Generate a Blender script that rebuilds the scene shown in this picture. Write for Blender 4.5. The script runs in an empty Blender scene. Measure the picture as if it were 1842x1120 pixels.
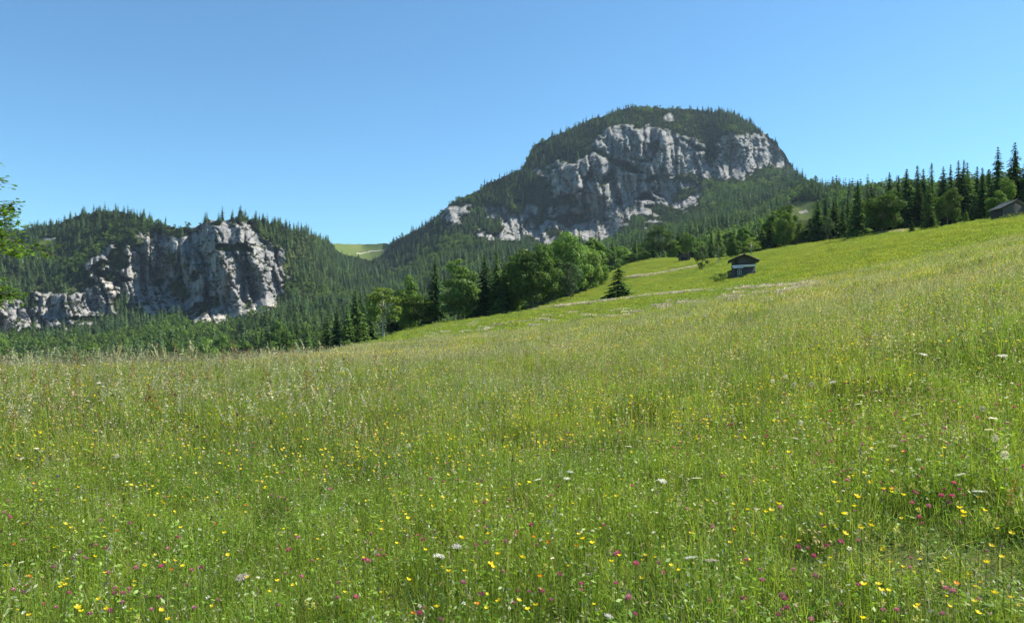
import bpy, math, random
import numpy as np
from mathutils import Vector
rad = math.radians
S = bpy.context.scene
COL = S.collection
FX, CX, HY = 1330.0, 921.0, 600.0          # focal length, centre column and eye-level row of the photograph (pixels)

# ------------------------------------------------------------------ camera, sky, sun, exposure
cam = bpy.data.cameras.new('camera'); camo = bpy.data.objects.new('camera', cam); COL.objects.link(camo)
cam.sensor_width = 36; cam.lens = 36 * FX / 1842; cam.shift_y = (HY - 560) / 1842
cam.clip_start = 0.05; cam.clip_end = 20000
camo.rotation_euler = (rad(90), 0, 0); S.camera = camo
SUN_AZ, SUN_EL = 71.0, 50.0                # azimuth clockwise from the view direction, elevation
sd = Vector((math.sin(rad(SUN_AZ)) * math.cos(rad(SUN_EL)), math.cos(rad(SUN_AZ)) * math.cos(rad(SUN_EL)), math.sin(rad(SUN_EL))))
sl = bpy.data.lights.new('sun', 'SUN'); sl.energy = 4.9; sl.angle = rad(0.5); sl.color = (1, 0.95, 0.86)
so = bpy.data.objects.new('sun', sl); COL.objects.link(so); so.rotation_euler = (-sd).to_track_quat('-Z', 'Y').to_euler()
W = bpy.data.worlds.new('World'); S.world = W; W.use_nodes = True
wn = W.node_tree; bg = wn.nodes['Background']
sky = wn.nodes.new('ShaderNodeTexSky'); sky.sky_type = 'NISHITA'; sky.sun_disc = False
sky.sun_elevation = rad(SUN_EL); sky.sun_rotation = rad(SUN_AZ)
sky.altitude = 1200; sky.air_density = 1.0; sky.dust_density = 0.2; sky.ozone_density = 1.3
tint = wn.nodes.new('ShaderNodeMix'); tint.data_type = 'RGBA'; tint.blend_type = 'MULTIPLY'; tint.inputs[0].default_value = 1
tint.inputs[7].default_value = (.56, .875, .965, 1); wn.links.new(sky.outputs[0], tint.inputs[6])
wn.links.new(tint.outputs[2], bg.inputs[0]); bg.inputs[1].default_value = 0.092
S.view_settings.view_transform = 'Standard'; S.view_settings.look = 'None'
S.view_settings.gamma = 1; S.view_settings.use_curve_mapping = False; S.view_settings.exposure = 1.08
S.render.engine = 'CYCLES'
cy = S.cycles
cy.max_bounces = 6; cy.diffuse_bounces = 3; cy.glossy_bounces = 2; cy.transmission_bounces = 4; cy.transparent_max_bounces = 4; cy.volume_bounces = 0
cy.use_denoising = True
try: cy.denoiser = 'OPENIMAGEDENOISE'; cy.denoising_prefilter = 'ACCURATE'
except Exception: pass
HAZE = 0.000038

# ------------------------------------------------------------------ noise
def _h(a, b, c):
    h = (a * 374761393 + b * 668265263 + c * 1274126177) & 0xffffffff
    h = ((h ^ (h >> 13)) * 1274126177) & 0xffffffff
    return ((h ^ (h >> 16)) & 0xffff) / 65535.0
def vn(x, y, z=0):
    x, y = np.asarray(x, float), np.asarray(y, float); z = np.zeros_like(x) + z
    ix, iy, iz = [np.floor(v).astype(np.int64) for v in (x, y, z)]
    fx, fy, fz = x - ix, y - iy, z - iz
    fx, fy, fz = [f * f * (3 - 2 * f) for f in (fx, fy, fz)]
    r = 0
    for dx in (0, 1):
        for dy in (0, 1):
            for dz in (0, 1):
                r = r + _h(ix + dx, iy + dy, iz + dz) * (fx if dx else 1 - fx) * (fy if dy else 1 - fy) * (fz if dz else 1 - fz)
    return r
def fbm(x, y, z=0, o=4, g=.5):
    s, a, t = 0, 1, 0
    x, y = np.asarray(x, float), np.asarray(y, float); z = np.zeros_like(x) + z
    for i in range(o):
        s = s + a * vn(x + 17.3 * i, y - 9.1 * i, z + 5.7 * i); t += a; a *= g; x = x * 2.03; y = y * 2.03; z = z * 2.03
    return s / t
def ridged(x, y, z=0, o=4, g=.55):
    s, a, t = 0, 1, 0
    x, y = np.asarray(x, float), np.asarray(y, float); z = np.zeros_like(x) + z
    for i in range(o):
        s = s + a * (1 - np.abs(2 * vn(x + 31.3 * i, y + 7.7 * i, z + 3.1 * i) - 1)); t += a; a *= g; x = x * 2.1; y = y * 2.1; z = z * 2.1
    return s / t
def worley(x, y, seed=0):
    """per point: random value and offset of its cell, distance to the nearest crack"""
    x, y = np.asarray(x, float), np.asarray(y, float); ix, iy = np.floor(x).astype(np.int64), np.floor(y).astype(np.int64)
    f1 = np.full(x.shape, 9.); f2 = np.full(x.shape, 9.); bx = np.zeros(x.shape); by = bx.copy(); r1 = bx.copy(); r2 = bx.copy(); r3 = bx.copy()
    for dx in (-1, 0, 1):
        for dy in (-1, 0, 1):
            cx, cy_ = ix + dx, iy + dy; ox = x - (cx + .1 + .8 * _h(cx, cy_, cx * 0 + seed)); oy = y - (cy_ + .1 + .8 * _h(cx, cy_, cx * 0 + seed + 1)); d = np.hypot(ox, oy)
            m = d < f1; f2 = np.where(m, f1, np.minimum(f2, d)); f1 = np.where(m, d, f1)
            bx = np.where(m, ox, bx); by = np.where(m, oy, by)
            r1 = np.where(m, _h(cx, cy_, cx * 0 + seed + 2), r1); r2 = np.where(m, _h(cx, cy_, cx * 0 + seed + 3), r2); r3 = np.where(m, _h(cx, cy_, cx * 0 + seed + 4), r3)
    return bx, by, r1, r2, r3, f2 - f1
def sst(a, b, x):
    t = np.clip((x - a) / (b - a), 0, 1); return t * t * (3 - 2 * t)

# ------------------------------------------------------------------ materials
def newmat(name):
    m = bpy.data.materials.new(name); m.use_nodes = True; nt = m.node_tree; nt.nodes.clear()
    out = nt.nodes.new('ShaderNodeOutputMaterial')
    return m, nt, out
def N(nt, t, **k):
    n = nt.nodes.new(t)
    for a, v in k.items(): setattr(n, a, v)
    return n
def mixc(nt, f, a, b, mode='MIX'):
    n = N(nt, 'ShaderNodeMix', data_type='RGBA', blend_type=mode)
    for s, v in ((n.inputs[0], f), (n.inputs[6], a), (n.inputs[7], b)):
        if hasattr(v, 'is_output'): nt.links.new(v, s)
        elif isinstance(v, (int, float)): s.default_value = v
        else: s.default_value = (*v, 1)
    return n.outputs[2]
def noise(nt, scale, detail=3, vec=None, rough=.55):
    n = N(nt, 'ShaderNodeTexNoise'); n.inputs['Scale'].default_value = scale; n.inputs['Detail'].default_value = detail
    n.inputs['Roughness'].default_value = rough
    if vec is not None: nt.links.new(vec, n.inputs['Vector'])
    return n.outputs[0]
def ramp(nt, fac, a, b, lo=0., hi=1.):
    n = N(nt, 'ShaderNodeMapRange', interpolation_type='SMOOTHSTEP')
    n.inputs[1].default_value = a; n.inputs[2].default_value = b; n.inputs[3].default_value = lo; n.inputs[4].default_value = hi
    nt.links.new(fac, n.inputs[0]); return n.outputs[0]
def posn(nt, scale=(1, 1, 1)):
    g = N(nt, 'ShaderNodeNewGeometry'); m = N(nt, 'ShaderNodeMapping'); m.inputs['Scale'].default_value = scale
    nt.links.new(g.outputs['Position'], m.inputs['Vector']); return m.outputs[0]

def plant_mat(name, trans=.4, vary=.35, scale=.5, gloss=.03, rv=.28, patch=(1.1, 1.02, .95), warm=(1.25, 1.12, .7), cool=(.75, .9, .9)):
    """colour comes from the mesh attribute 'tint' (leaf and petal colours, with painted sunlight on the sunny trees), varied per plant and over the ground"""
    m, nt, out = newmat(name)
    at = N(nt, 'ShaderNodeAttribute', attribute_name='tint')
    oi = N(nt, 'ShaderNodeObjectInfo')
    p = posn(nt)
    ad = N(nt, 'ShaderNodeMath', operation='MULTIPLY_ADD'); ad.inputs[1].default_value = .34; nt.links.new(oi.outputs['Random'], ad.inputs[0]); nt.links.new(noise(nt, scale, 3, p), ad.inputs[2])
    f = ramp(nt, ad.outputs[0], .5, .86)
    c = mixc(nt, vary, at.outputs['Color'], mixc(nt, f, mixc(nt, 1., at.outputs['Color'], cool, 'MULTIPLY'), mixc(nt, 1., at.outputs['Color'], warm, 'MULTIPLY')))
    r = N(nt, 'ShaderNodeMapRange'); r.inputs[3].default_value = 1 - rv; r.inputs[4].default_value = 1 + rv; nt.links.new(oi.outputs['Random'], r.inputs[0])
    hs = N(nt, 'ShaderNodeHueSaturation'); c = mixc(nt, ramp(nt, noise(nt, scale * .22, 4, p), .42, .62, 0, .8), c, mixc(nt, 1., c, patch, 'MULTIPLY'))
    nt.links.new(c, hs.inputs['Color']); nt.links.new(r.outputs[0], hs.inputs['Value'])
    d = N(nt, 'ShaderNodeBsdfDiffuse'); t = N(nt, 'ShaderNodeBsdfTranslucent'); g = N(nt, 'ShaderNodeBsdfGlossy'); g.inputs['Roughness'].default_value = .45
    nt.links.new(hs.outputs[0], d.inputs[0]); nt.links.new(mixc(nt, 1., hs.outputs[0], (1.15, 1.15, .7), 'MULTIPLY'), t.inputs[0])
    a = N(nt, 'ShaderNodeMixShader'); a.inputs[0].default_value = trans; nt.links.new(d.outputs[0], a.inputs[1]); nt.links.new(t.outputs[0], a.inputs[2])
    b = N(nt, 'ShaderNodeMixShader'); b.inputs[0].default_value = gloss; nt.links.new(a.outputs[0], b.inputs[1]); nt.links.new(g.outputs[0], b.inputs[2])
    nt.links.new(b.outputs[0], out.inputs[0]); return m
def simple_mat(name, col, rough=.85, var=.3, scale=(6, 6, 6), bump=.2, spec=.2):
    m, nt, out = newmat(name); b = N(nt, 'ShaderNodeBsdfPrincipled'); b.inputs['Roughness'].default_value = rough; b.inputs['Specular IOR Level'].default_value = spec
    tc = N(nt, 'ShaderNodeTexCoord'); mp = N(nt, 'ShaderNodeMapping'); mp.inputs['Scale'].default_value = scale; nt.links.new(tc.outputs['Object'], mp.inputs[0])
    n = noise(nt, 1., 5, mp.outputs[0]); f = ramp(nt, n, .3, .7)
    nt.links.new(mixc(nt, f, [c * (1 - var) for c in col], [c * (1 + var) for c in col]), b.inputs['Base Color'])
    bp = N(nt, 'ShaderNodeBump'); bp.inputs['Strength'].default_value = bump; bp.inputs['Distance'].default_value = .03; nt.links.new(n, bp.inputs['Height']); nt.links.new(bp.outputs[0], b.inputs['Normal'])
    nt.links.new(b.outputs[0], out.inputs[0]); return m

M = {}
M['grass'] = plant_mat('grass_blades', .45, .5, .35, .025, .3, (1.14, 1.05, 1.0), (1.16, 1.08, .85))
M['hay'] = plant_mat('distant_grass', .45, .5, .12, .015, .10, (1.12, 1.02, .95), (1.16, 1.05, .85))
M['flower'] = plant_mat('flower_petals', .35, .15, 2., .02)
M['leaf'] = plant_mat('tree_leaves', .44, .4, .08, .01, .38)
M['needle'] = plant_mat('conifer_needles', .22, .45, .05, 0, .42, (.8, .85, .95))
M['bark'] = simple_mat('tree_bark', (.16, .13, .10), .9, .4, (8, 8, 2), .5)
M['pale_bark'] = simple_mat('pale_bark', (.30, .28, .24), .9, .3, (8, 8, 2), .4)
M['old_wood'] = simple_mat('weathered_boards', (.085, .082, .08), .85, .35, (14, 14, 1.2), .4)
M['old_wood_h'] = simple_mat('weathered_boards_level', (.10, .097, .093), .85, .15, (1.2, 14, 14), .4)
M['dark_wood'] = simple_mat('dark_wood_and_shade', (.045, .038, .034), .8, .35, (5, 5, 5), .3)  # dark timber; also the panel that paints shade into the hay hut
M['shingle'] = simple_mat('wooden_shingles', (.26, .25, .245), .8, .35, (4, 1.5, 9), .5)
M['dark_shingle'] = simple_mat('dark_shingles', (.075, .065, .06), .8, .35, (4, 4, 9), .5)
M['pale_board'] = simple_mat('pale_and_sunlit_boards', (.78, .74, .68), .7, .15, (1, 6, 6), .2)  # pale boards; on the hut front the paleness stands in for sunlight
M['green_paint'] = simple_mat('faded_green_paint', (.13, .17, .16), .75, .2, (6, 6, 2), .2)
M['glass'] = simple_mat('window_glass', (.015, .017, .02), .08, .1, (1, 1, 1), 0, .5)
M['gravel'] = simple_mat('gravel', (.5, .46, .40), .95, .2, (1, 1, 1), .4)

def meadow_material():
    m, nt, out = newmat('meadow_ground'); b = N(nt, 'ShaderNodeBsdfDiffuse')
    p = posn(nt)
    a = ramp(nt, noise(nt, .06, 4, p), .38, .62); c = ramp(nt, noise(nt, .7, 4, p), .3, .7); f = ramp(nt, noise(nt, 5., 3, p), .3, .75)
    base = mixc(nt, a, (.135, .19, .03), (.195, .23, .05))
    base = mixc(nt, c, base, mixc(nt, 1., base, (1.18, 1.1, 1.1), 'MULTIPLY'))
    base = mixc(nt, f, mixc(nt, 1., base, (.75, .75, .75), 'MULTIPLY'), base)
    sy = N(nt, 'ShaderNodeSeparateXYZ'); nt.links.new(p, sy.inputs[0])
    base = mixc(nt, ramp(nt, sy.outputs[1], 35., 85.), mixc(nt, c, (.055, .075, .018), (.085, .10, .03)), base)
    nt.links.new(base, b.inputs[0])
    nt.links.new(b.outputs[0], out.inputs[0]); return m
M['meadow'] = meadow_material()

def mountain_material():
    m, nt, out = newmat('limestone_and_turf'); b = N(nt, 'ShaderNodeBsdfDiffuse')
    at = N(nt, 'ShaderNodeAttribute', attribute_name='cover')      # r rock, g open turf, b bare scree
    sp = N(nt, 'ShaderNodeSeparateColor'); nt.links.new(at.outputs['Color'], sp.inputs[0])
    p = posn(nt); pv = posn(nt, (1, 1, .22))
    n1 = ramp(nt, noise(nt, .05, 5, pv, .65), .38, .62); n2 = ramp(nt, noise(nt, .22, 5, pv, .7), .36, .64); n3 = ramp(nt, noise(nt, .018, 4, p), .4, .62)
    rock = mixc(nt, n1, (.205, .208, .212), (.37, .358, .332))
    rock = mixc(nt, mixc(nt, 1., n2, (.75, .75, .75), 'MULTIPLY'), rock, mixc(nt, 1., rock, (.62, .61, .60), 'MULTIPLY'))
    rock = mixc(nt, ramp(nt, noise(nt, .03, 4, p), .58, .75, 0, .5), rock, (.36, .29, .21))
    rock = mixc(nt, ramp(nt, noise(nt, .12, 4, posn(nt, (1, 1, .07)), .6), .50, .66, 0, .55), rock, mixc(nt, 1., rock, (.50, .52, .55), 'MULTIPLY'))
    turfspot = ramp(nt, noise(nt, .09, 5, p, .7), .58, .62)
    rock = mixc(nt, turfspot, rock, (.055, .075, .03))
    turf = mixc(nt, n3, (.095, .135, .038), (.115, .14, .046))
    forest = mixc(nt, ramp(nt, noise(nt, .1, 4, p), .4, .6), (.025, .038, .015), (.06, .075, .025))
    scree = mixc(nt, n2, (.40, .36, .30), (.50, .46, .40))
    c = mixc(nt, sp.outputs[0], forest, rock); c = mixc(nt, sp.outputs[1], c, turf); c = mixc(nt, sp.outputs[2], c, scree)
    nt.links.new(c, b.inputs[0])
    bp = N(nt, 'ShaderNodeBump'); bp.inputs['Strength'].default_value = .9; bp.inputs['Distance'].default_value = 3.
    nt.links.new(noise(nt, .35, 6, pv, .7), bp.inputs['Height']); nt.links.new(bp.outputs[0], b.inputs['Normal'])
    nt.links.new(b.outputs[0], out.inputs[0]); return m
M['mountain'] = mountain_material()

# ------------------------------------------------------------------ mesh helpers
class MB:
    """collects quads and triangles with a colour per vertex"""
    def __init__(s): s.v = []; s.q = []; s.t = []; s.c = []; s.n = 0
    def add(s, v, q=None, t=None, col=(1, 1, 1)):
        v = np.asarray(v, float).reshape(-1, 3); c = np.asarray(col, float)
        if c.ndim == 1: c = np.tile(c, (len(v), 1))
        if q is not None and len(q): s.q.append(np.asarray(q, int).reshape(-1, 4) + s.n)
        if t is not None and len(t): s.t.append(np.asarray(t, int).reshape(-1, 3) + s.n)
        s.v.append(v); s.c.append(c); s.n += len(v); return s
    def mesh(s, name, mat, smooth=False):
        v = np.concatenate(s.v); c = np.concatenate(s.c)
        q = np.concatenate(s.q) if s.q else np.zeros((0, 4), int); t = np.concatenate(s.t) if s.t else np.zeros((0, 3), int)
        return raw_mesh(name, v, q, t, mat, c, smooth)
    def obj(s, name, mat, parent=None, smooth=False, **k): return link(name, s.mesh(name, mat, smooth), parent, **k)
def raw_mesh(name, v, q, t, mat, tint=None, smooth=False, attr='tint'):
    me = bpy.data.meshes.new(name); me.vertices.add(len(v)); me.vertices.foreach_set('co', v.astype(np.float32).ravel())
    nl = 4 * len(q) + 3 * len(t); me.loops.add(nl); me.loops.foreach_set('vertex_index', np.concatenate([q.ravel(), t.ravel()]).astype(np.int32))
    me.polygons.add(len(q) + len(t))
    ls = np.concatenate([np.arange(len(q)) * 4, 4 * len(q) + np.arange(len(t)) * 3]).astype(np.int32)
    me.polygons.foreach_set('loop_start', ls)
    me.update(calc_edges=True); me.validate()
    if tint is not None:
        a = me.color_attributes.new(attr, 'FLOAT_COLOR', 'POINT')
        a.data.foreach_set('color', np.concatenate([tint, np.ones((len(tint), 1))], 1).astype(np.float32).ravel())
    if smooth: me.polygons.foreach_set('use_smooth', np.ones(len(me.polygons), bool))
    me.materials.append(mat); return me
def link(name, data, parent=None, loc=None, rz=None, sc=None, label=None, cat=None, group=None, kind=None):
    o = bpy.data.objects.new(name, data); COL.objects.link(o)
    if parent is not None: o.parent = parent
    if loc is not None: o.location = loc
    if rz is not None: o.rotation_euler = (0, 0, rz)
    if sc is not None: o.scale = sc if hasattr(sc, '__len__') else (sc,) * 3
    tag(o, label, cat, group, kind); return o
def tag(o, label=None, cat=None, group=None, kind=None):
    for k, v in (('label', label), ('category', cat), ('group', group), ('kind', kind)):
        if v: o[k] = v
    return o
def proto(name, mesh): return bpy.data.objects.new(name, mesh)      # never linked: only a source for stuff

def tube(mb, pts, radii, n=6, col=(1, 1, 1), cap=True):
    pts = [Vector(p) for p in pts]; vs = []
    for i, p in enumerate(pts):
        d = (pts[min(i + 1, len(pts) - 1)] - pts[max(i - 1, 0)]).normalized()
        a = d.orthogonal().normalized(); b = d.cross(a)
        if i and a.dot(pa) < .0: pass
        if i:
            a = (pa - d * pa.dot(d)).normalized(); b = d.cross(a)
        pa = a
        for k in range(n):
            t = 2 * math.pi * k / n; vs.append(p + (a * math.cos(t) + b * math.sin(t)) * radii[i])
    q = [[i * n + k, i * n + (k + 1) % n, (i + 1) * n + (k + 1) % n, (i + 1) * n + k] for i in range(len(pts) - 1) for k in range(n)]
    t = []
    if cap:
        vs.append(pts[-1]); c = len(vs) - 1; b0 = (len(pts) - 1) * n
        t = [[b0 + k, b0 + (k + 1) % n, c] for k in range(n)]
    mb.add([tuple(v) for v in vs], q, t, col)
def box(mb, x0, x1, y0, y1, z0, z1, col=(1, 1, 1)):
    v = [(x, y, z) for z in (z0, z1) for x, y in ((x0, y0), (x1, y0), (x1, y1), (x0, y1))]
    mb.add(v, [[0, 3, 2, 1], [4, 5, 6, 7], [0, 1, 5, 4], [1, 2, 6, 5], [2, 3, 7, 6], [3, 0, 4, 7]], None, col)

def blades(mb, rng, org, ln, wd, lean, col, seg=3, droop=.5, az=None):
    """org Nx3, ln/wd/lean N arrays: ribbons that bend over as they rise"""
    n = len(org); org = np.asarray(org, float)
    az = rng.uniform(0, 2 * math.pi, n) if az is None else az
    fa = rng.uniform(0, 2 * math.pi, n)
    d = np.stack([np.cos(az), np.sin(az), np.zeros(n)], 1); w = np.stack([np.cos(fa), np.sin(fa), np.zeros(n)], 1)
    V = []
    for i in range(seg + 1):
        t = i / seg
        out = (lean * t + droop * lean * t * t) * ln
        up = np.sqrt(np.maximum(0.05, 1 - (lean * (1 + droop * t)) ** 2)) * t * ln
        c = org + d * out[:, None] + np.array([0, 0, 1.]) * up[:, None]
        if i == seg: V.append(c[:, None, :])
        else:
            ww = (wd * (1 - .75 * t ** 1.5) * .5)[:, None]; V.append(np.stack([c - w * ww, c + w * ww], 1))
    k = 2 * seg + 1; v = np.concatenate(V, 1).reshape(-1, 3)
    b = np.arange(n)[:, None] * k
    q = np.concatenate([b + np.array([[2 * i, 2 * i + 1, 2 * i + 3, 2 * i + 2]]) for i in range(seg - 1)], 0)
    t = b + np.array([[2 * seg - 2, 2 * seg - 1, 2 * seg]])
    mb.add(v, q, t, np.repeat(col, k, 0))
    return V[-1][:, 0]
def cards(mb, c, nrm, size, rng, col, asp=.6):
    """leaf-shaped diamonds (one quad each) centred on c facing roughly nrm"""
    n = len(c); nrm = nrm + rng.normal(0, .45, (n, 3)); nrm /= np.linalg.norm(nrm, axis=1)[:, None] + 1e-9
    r = rng.normal(0, 1, (n, 3)); a = np.cross(nrm, r); a /= np.linalg.norm(a, axis=1)[:, None] + 1e-9; b = np.cross(nrm, a)
    s = np.asarray(size).reshape(-1, 1)
    v = np.stack([c - a * s, c + b * s * asp, c + a * s, c - b * s * asp], 1).reshape(-1, 3)
    mb.add(v, np.arange(n)[:, None] * 4 + np.arange(4)[None], None, np.repeat(col, 4, 0))

GN = {}
def scatter(name, protos, pts, rz, scl, idx, tilt=None, **k):
    """one 'stuff' object: points that carry plants by geometry nodes"""
    coll = bpy.data.collections.new(name + '_plants')
    for o in protos: coll.objects.link(o)
    order = np.argsort(np.array([o.name for o in protos])); inv = np.empty(len(protos), int); inv[order] = np.arange(len(protos))
    pts = np.asarray(pts, np.float32); n = len(pts)
    me = bpy.data.meshes.new(name); me.vertices.add(n); me.vertices.foreach_set('co', pts.ravel())
    r = np.zeros((n, 3), np.float32); r[:, 2] = rz
    if tilt is not None: r[:, :2] = tilt
    s = np.asarray(scl, np.float32); s = np.repeat(s[:, None], 3, 1) if s.ndim == 1 else s
    a = me.attributes.new('rot', 'FLOAT_VECTOR', 'POINT'); a.data.foreach_set('vector', r.ravel())
    a = me.attributes.new('scl', 'FLOAT_VECTOR', 'POINT'); a.data.foreach_set('vector', s.ravel())
    a = me.attributes.new('idx', 'INT', 'POINT'); a.data.foreach_set('value', inv[np.asarray(idx)].astype(np.int32))
    o = link(name, me, None, kind='stuff', **k)
    ng = bpy.data.node_groups.new(name, 'GeometryNodeTree')
    ng.interface.new_socket('Geometry', in_out='INPUT', socket_type='NodeSocketGeometry'); ng.interface.new_socket('Geometry', in_out='OUTPUT', socket_type='NodeSocketGeometry')
    gi = ng.nodes.new('NodeGroupInput'); go = ng.nodes.new('NodeGroupOutput'); ip = ng.nodes.new('GeometryNodeInstanceOnPoints')
    ci = ng.nodes.new('GeometryNodeCollectionInfo'); ci.inputs['Collection'].default_value = coll
    ci.inputs['Separate Children'].default_value = True; ci.inputs['Reset Children'].default_value = True
    def na(t, nm):
        x = ng.nodes.new('GeometryNodeInputNamedAttribute'); x.data_type = t; x.inputs['Name'].default_value = nm; return x.outputs['Attribute']
    er = ng.nodes.new('FunctionNodeEulerToRotation'); L = ng.links.new
    L(na('FLOAT_VECTOR', 'rot'), er.inputs[0]); L(gi.outputs[0], ip.inputs['Points']); L(ci.outputs[0], ip.inputs['Instance'])
    ip.inputs['Pick Instance'].default_value = True
    L(na('INT', 'idx'), ip.inputs['Instance Index']); L(er.outputs[0], ip.inputs['Rotation']); L(na('FLOAT_VECTOR', 'scl'), ip.inputs['Scale']); L(ip.outputs[0], go.inputs[0])
    md = o.modifiers.new('plants', 'NODES'); md.node_group = ng
    return o

# ------------------------------------------------------------------ meadow terrain
def R(Y, row): return (Y, (HY - row) / FX * Y)
TAB = {
-900: [(10, -1.7), (20, -1.6), (28, -2.2), (45, -6), (100, -16), (250, -28), (450, -45)],
0: [(10, -1.5), (18, -1.3), (22, -1.36), (27, -1.75), (35, -3), (60, -8), (120, -18), (250, -28), (450, -45)],
300: [(10, -1.5), (18, -1.32), (24, -1.4), (30, -1.8), (40, -3.2), (70, -8.5), (120, -16), (250, -28), (450, -45)],
480: [(10, -1.5), (20, -1.38), (30, -1.36), (38, -1.5), (50, -2.4), (80, -6.5), (120, -13), (250, -26), (450, -45)],
600: [(10, -1.52), (20, -1.4), (40, -1.4), (60, -1.55), (85, -2.0), (110, -3.2), (150, -8), (250, -20), (450, -38)],
690: [(10, -1.52), (20, -1.4), (40, -1.38), (60, -1.3), (100, -1.3), (180, -.85), (200, -1.3), (230, -5), (300, -15), (450, -30)],
800: [(10, -1.5), (20, -1.35), (40, -1.3), R(60, 618), R(100, 600), R(150, 585), R(185, 578), (200, 3), (230, 0), (300, -8), (450, -20)],
921: [(10, -1.48), (20, -1.3), (35, -1.15), R(60, 612), R(100, 585), R(150, 568), R(175, 563), (195, 5), (230, 2), (300, 0), (450, -5)],
1000: [(10, -1.42), (20, -1.15), (35, -.85), (60, 0), R(100, 572), R(150, 553), R(175, 551), R(220, 541), (245, 10.5), (300, 6), (450, 5)],
1113: [(10, -1.31), (20, -1.02), (35, -.5), R(60, 590), R(90, 562), R(120, 548), R(150, 541), R(200, 525), R(280, 495), R(330, 472), (360, 33), (450, 30)],
1220: [(10, -1.2), (20, -.7), (35, .1), R(60, 567), R(90, 541), R(120, 527), R(150, 518), R(200, 498), R(280, 469), R(320, 458), (360, 36), (450, 34)],
1338: [(10, -.97), (20, -.35), (35, .6), R(60, 545), R(85, 522), R(100, 513), R(130, 499), R(170, 475), R(230, 454), (260, 27.5), (320, 29), (450, 30)],
1450: [(10, -.8), (20, 0), (35, 1.3), R(60, 524), R(100, 492), R(130, 475), R(180, 448), R(210, 438), (240, 28), (300, 30), (450, 34)],
1600: [(10, -.58), (20, .44), (35, 2), R(60, 498), R(100, 460), R(130, 438), R(160, 420), R(180, 413), (210, 28), (300, 34), (450, 40)],
1842: [(10, -.2), (20, 1.2), (35, 3.3), R(60, 440), R(100, 410), R(130, 391), R(145, 386), (170, 26), (300, 38), (450, 50)],
2200: [(10, .3), (20, 2.2), (35, 5), (60, 9.8), (100, 17), (150, 27), (300, 48), (450, 60)],
2700: [(10, 1.), (20, 3.6), (35, 7.5), (60, 14), (100, 24), (150, 35), (300, 55), (450, 70)]}
PXS = np.linspace(-900, 2700, 361); LYS = np.linspace(math.log(8), math.log(480), 240)
def _table():
    ks = sorted(TAB); c = np.array([np.interp(LYS, [math.log(y) for y, z in TAB[k]], [z / y for y, z in TAB[k]]) for k in ks])
    g = np.array([np.interp(PXS, ks, c[:, j]) for j in range(len(LYS))]).T
    def blur(a, s, ax):
        r = int(3 * s); w = np.exp(-.5 * (np.arange(-r, r + 1) / s) ** 2); w /= w.sum()
        p = [(0, 0), (0, 0)]; p[ax] = (r, r); b = np.pad(a, p, mode='edge')
        return sum(w[i] * (b[i:i + a.shape[0]] if ax == 0 else b[:, i:i + a.shape[1]]) for i in range(2 * r + 1))
    return blur(blur(g, 3.0, 0), 2.2, 1)
GT = _table()
def fX(X): return .2 * ((X + np.sqrt(X * X + 4)) / 2) - .2
def Zm(X, Y):
    X, Y = np.broadcast_arrays(np.asarray(X, float), np.asarray(Y, float))
    Ys = np.maximum(Y, .5); px = CX + FX * X / Ys
    u = np.clip((px + 900) / 10, 0, 359.999); v = np.clip((np.log(Ys) - LYS[0]) / (LYS[1] - LYS[0]), 0, 238.999)
    i, j = u.astype(int), v.astype(int); fu, fv = u - i, v - j
    g = (GT[i, j] * (1 - fu) + GT[i + 1, j] * fu) * (1 - fv) + (GT[i, j + 1] * (1 - fu) + GT[i + 1, j + 1] * fu) * fv
    zt = g * Ys; zn = -1.6 + fX(X)
    w = sst(8, 15, Y); z = zn * (1 - w) + zt * w
    side = -1.6 + fX(np.minimum(X, 120)) - .12 * np.maximum(0, -X - 22)
    ws = np.where(Y <= 1, 1., sst(1.05, 1.36, np.abs(X / Ys))) * sst(6, 20, np.hypot(X, Y)); ws = np.where(Y <= 1, 1., ws)
    z = z * (1 - ws) + side * ws
    Rr = np.hypot(X, Y)
    z = z + (fbm(X * .12, Y * .12, 3, 3) - .5) * .35 * sst(4, 30, Rr) + (fbm(X * .03, Y * .03, 8, 2) - .5) * 1.2 * sst(60, 140, Rr) + (fbm(X * .9, Y * .9, 1, 2) - .5) * .06
    return z
def hit(px, row, h=0.):
    """the point of the meadow (raised by h) that the photograph shows at this pixel"""
    Y = np.exp(np.linspace(math.log(1.5), math.log(440), 1500)); X = (px - CX) / FX * Y
    d = Zm(X, Y) + h - (HY - row) / FX * Y
    k = np.where(d >= 0)[0]
    if not len(k) or k[0] == 0: return None
    i = k[0]; t = d[i - 1] / (d[i - 1] - d[i]); y = Y[i - 1] + (Y[i] - Y[i - 1]) * t; x = (px - CX) / FX * y
    return float(x), float(y), float(Zm(x, y))

def build_meadow():
    na = 560; a = np.linspace(0, 2 * math.pi, na, endpoint=False)
    # finer in front of the camera
    a = a + .55 * np.sin(a) * -1 * 0.9
    rr = np.concatenate([[0.], np.exp(np.linspace(math.log(.6), math.log(470), 190))])
    A, RR = np.meshgrid(a, rr[1:]); X = RR * np.sin(A); Y = RR * np.cos(A)
    v = np.stack([X, Y, Zm(X, Y)], 2).reshape(-1, 3); n = len(rr) - 1
    i, j = np.meshgrid(np.arange(n - 1), np.arange(na), indexing='ij'); i, j = i.ravel(), j.ravel(); j2 = (j + 1) % na
    q = np.stack([i * na + j, (i + 1) * na + j, (i + 1) * na + j2, i * na + j2], 1)[:, ::-1]
    v = np.concatenate([v, [[0, 0, float(Zm(0., .01))]]]); c = len(v) - 1; jj = np.arange(na)
    t = np.stack([np.full(na, c), (jj + 1) % na, jj], 1)
    me = raw_mesh('meadow', v, q, t, M['meadow'], None, True)
    link('meadow', me, label='sloping green hay meadow rising to the right', kind='structure')
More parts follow.
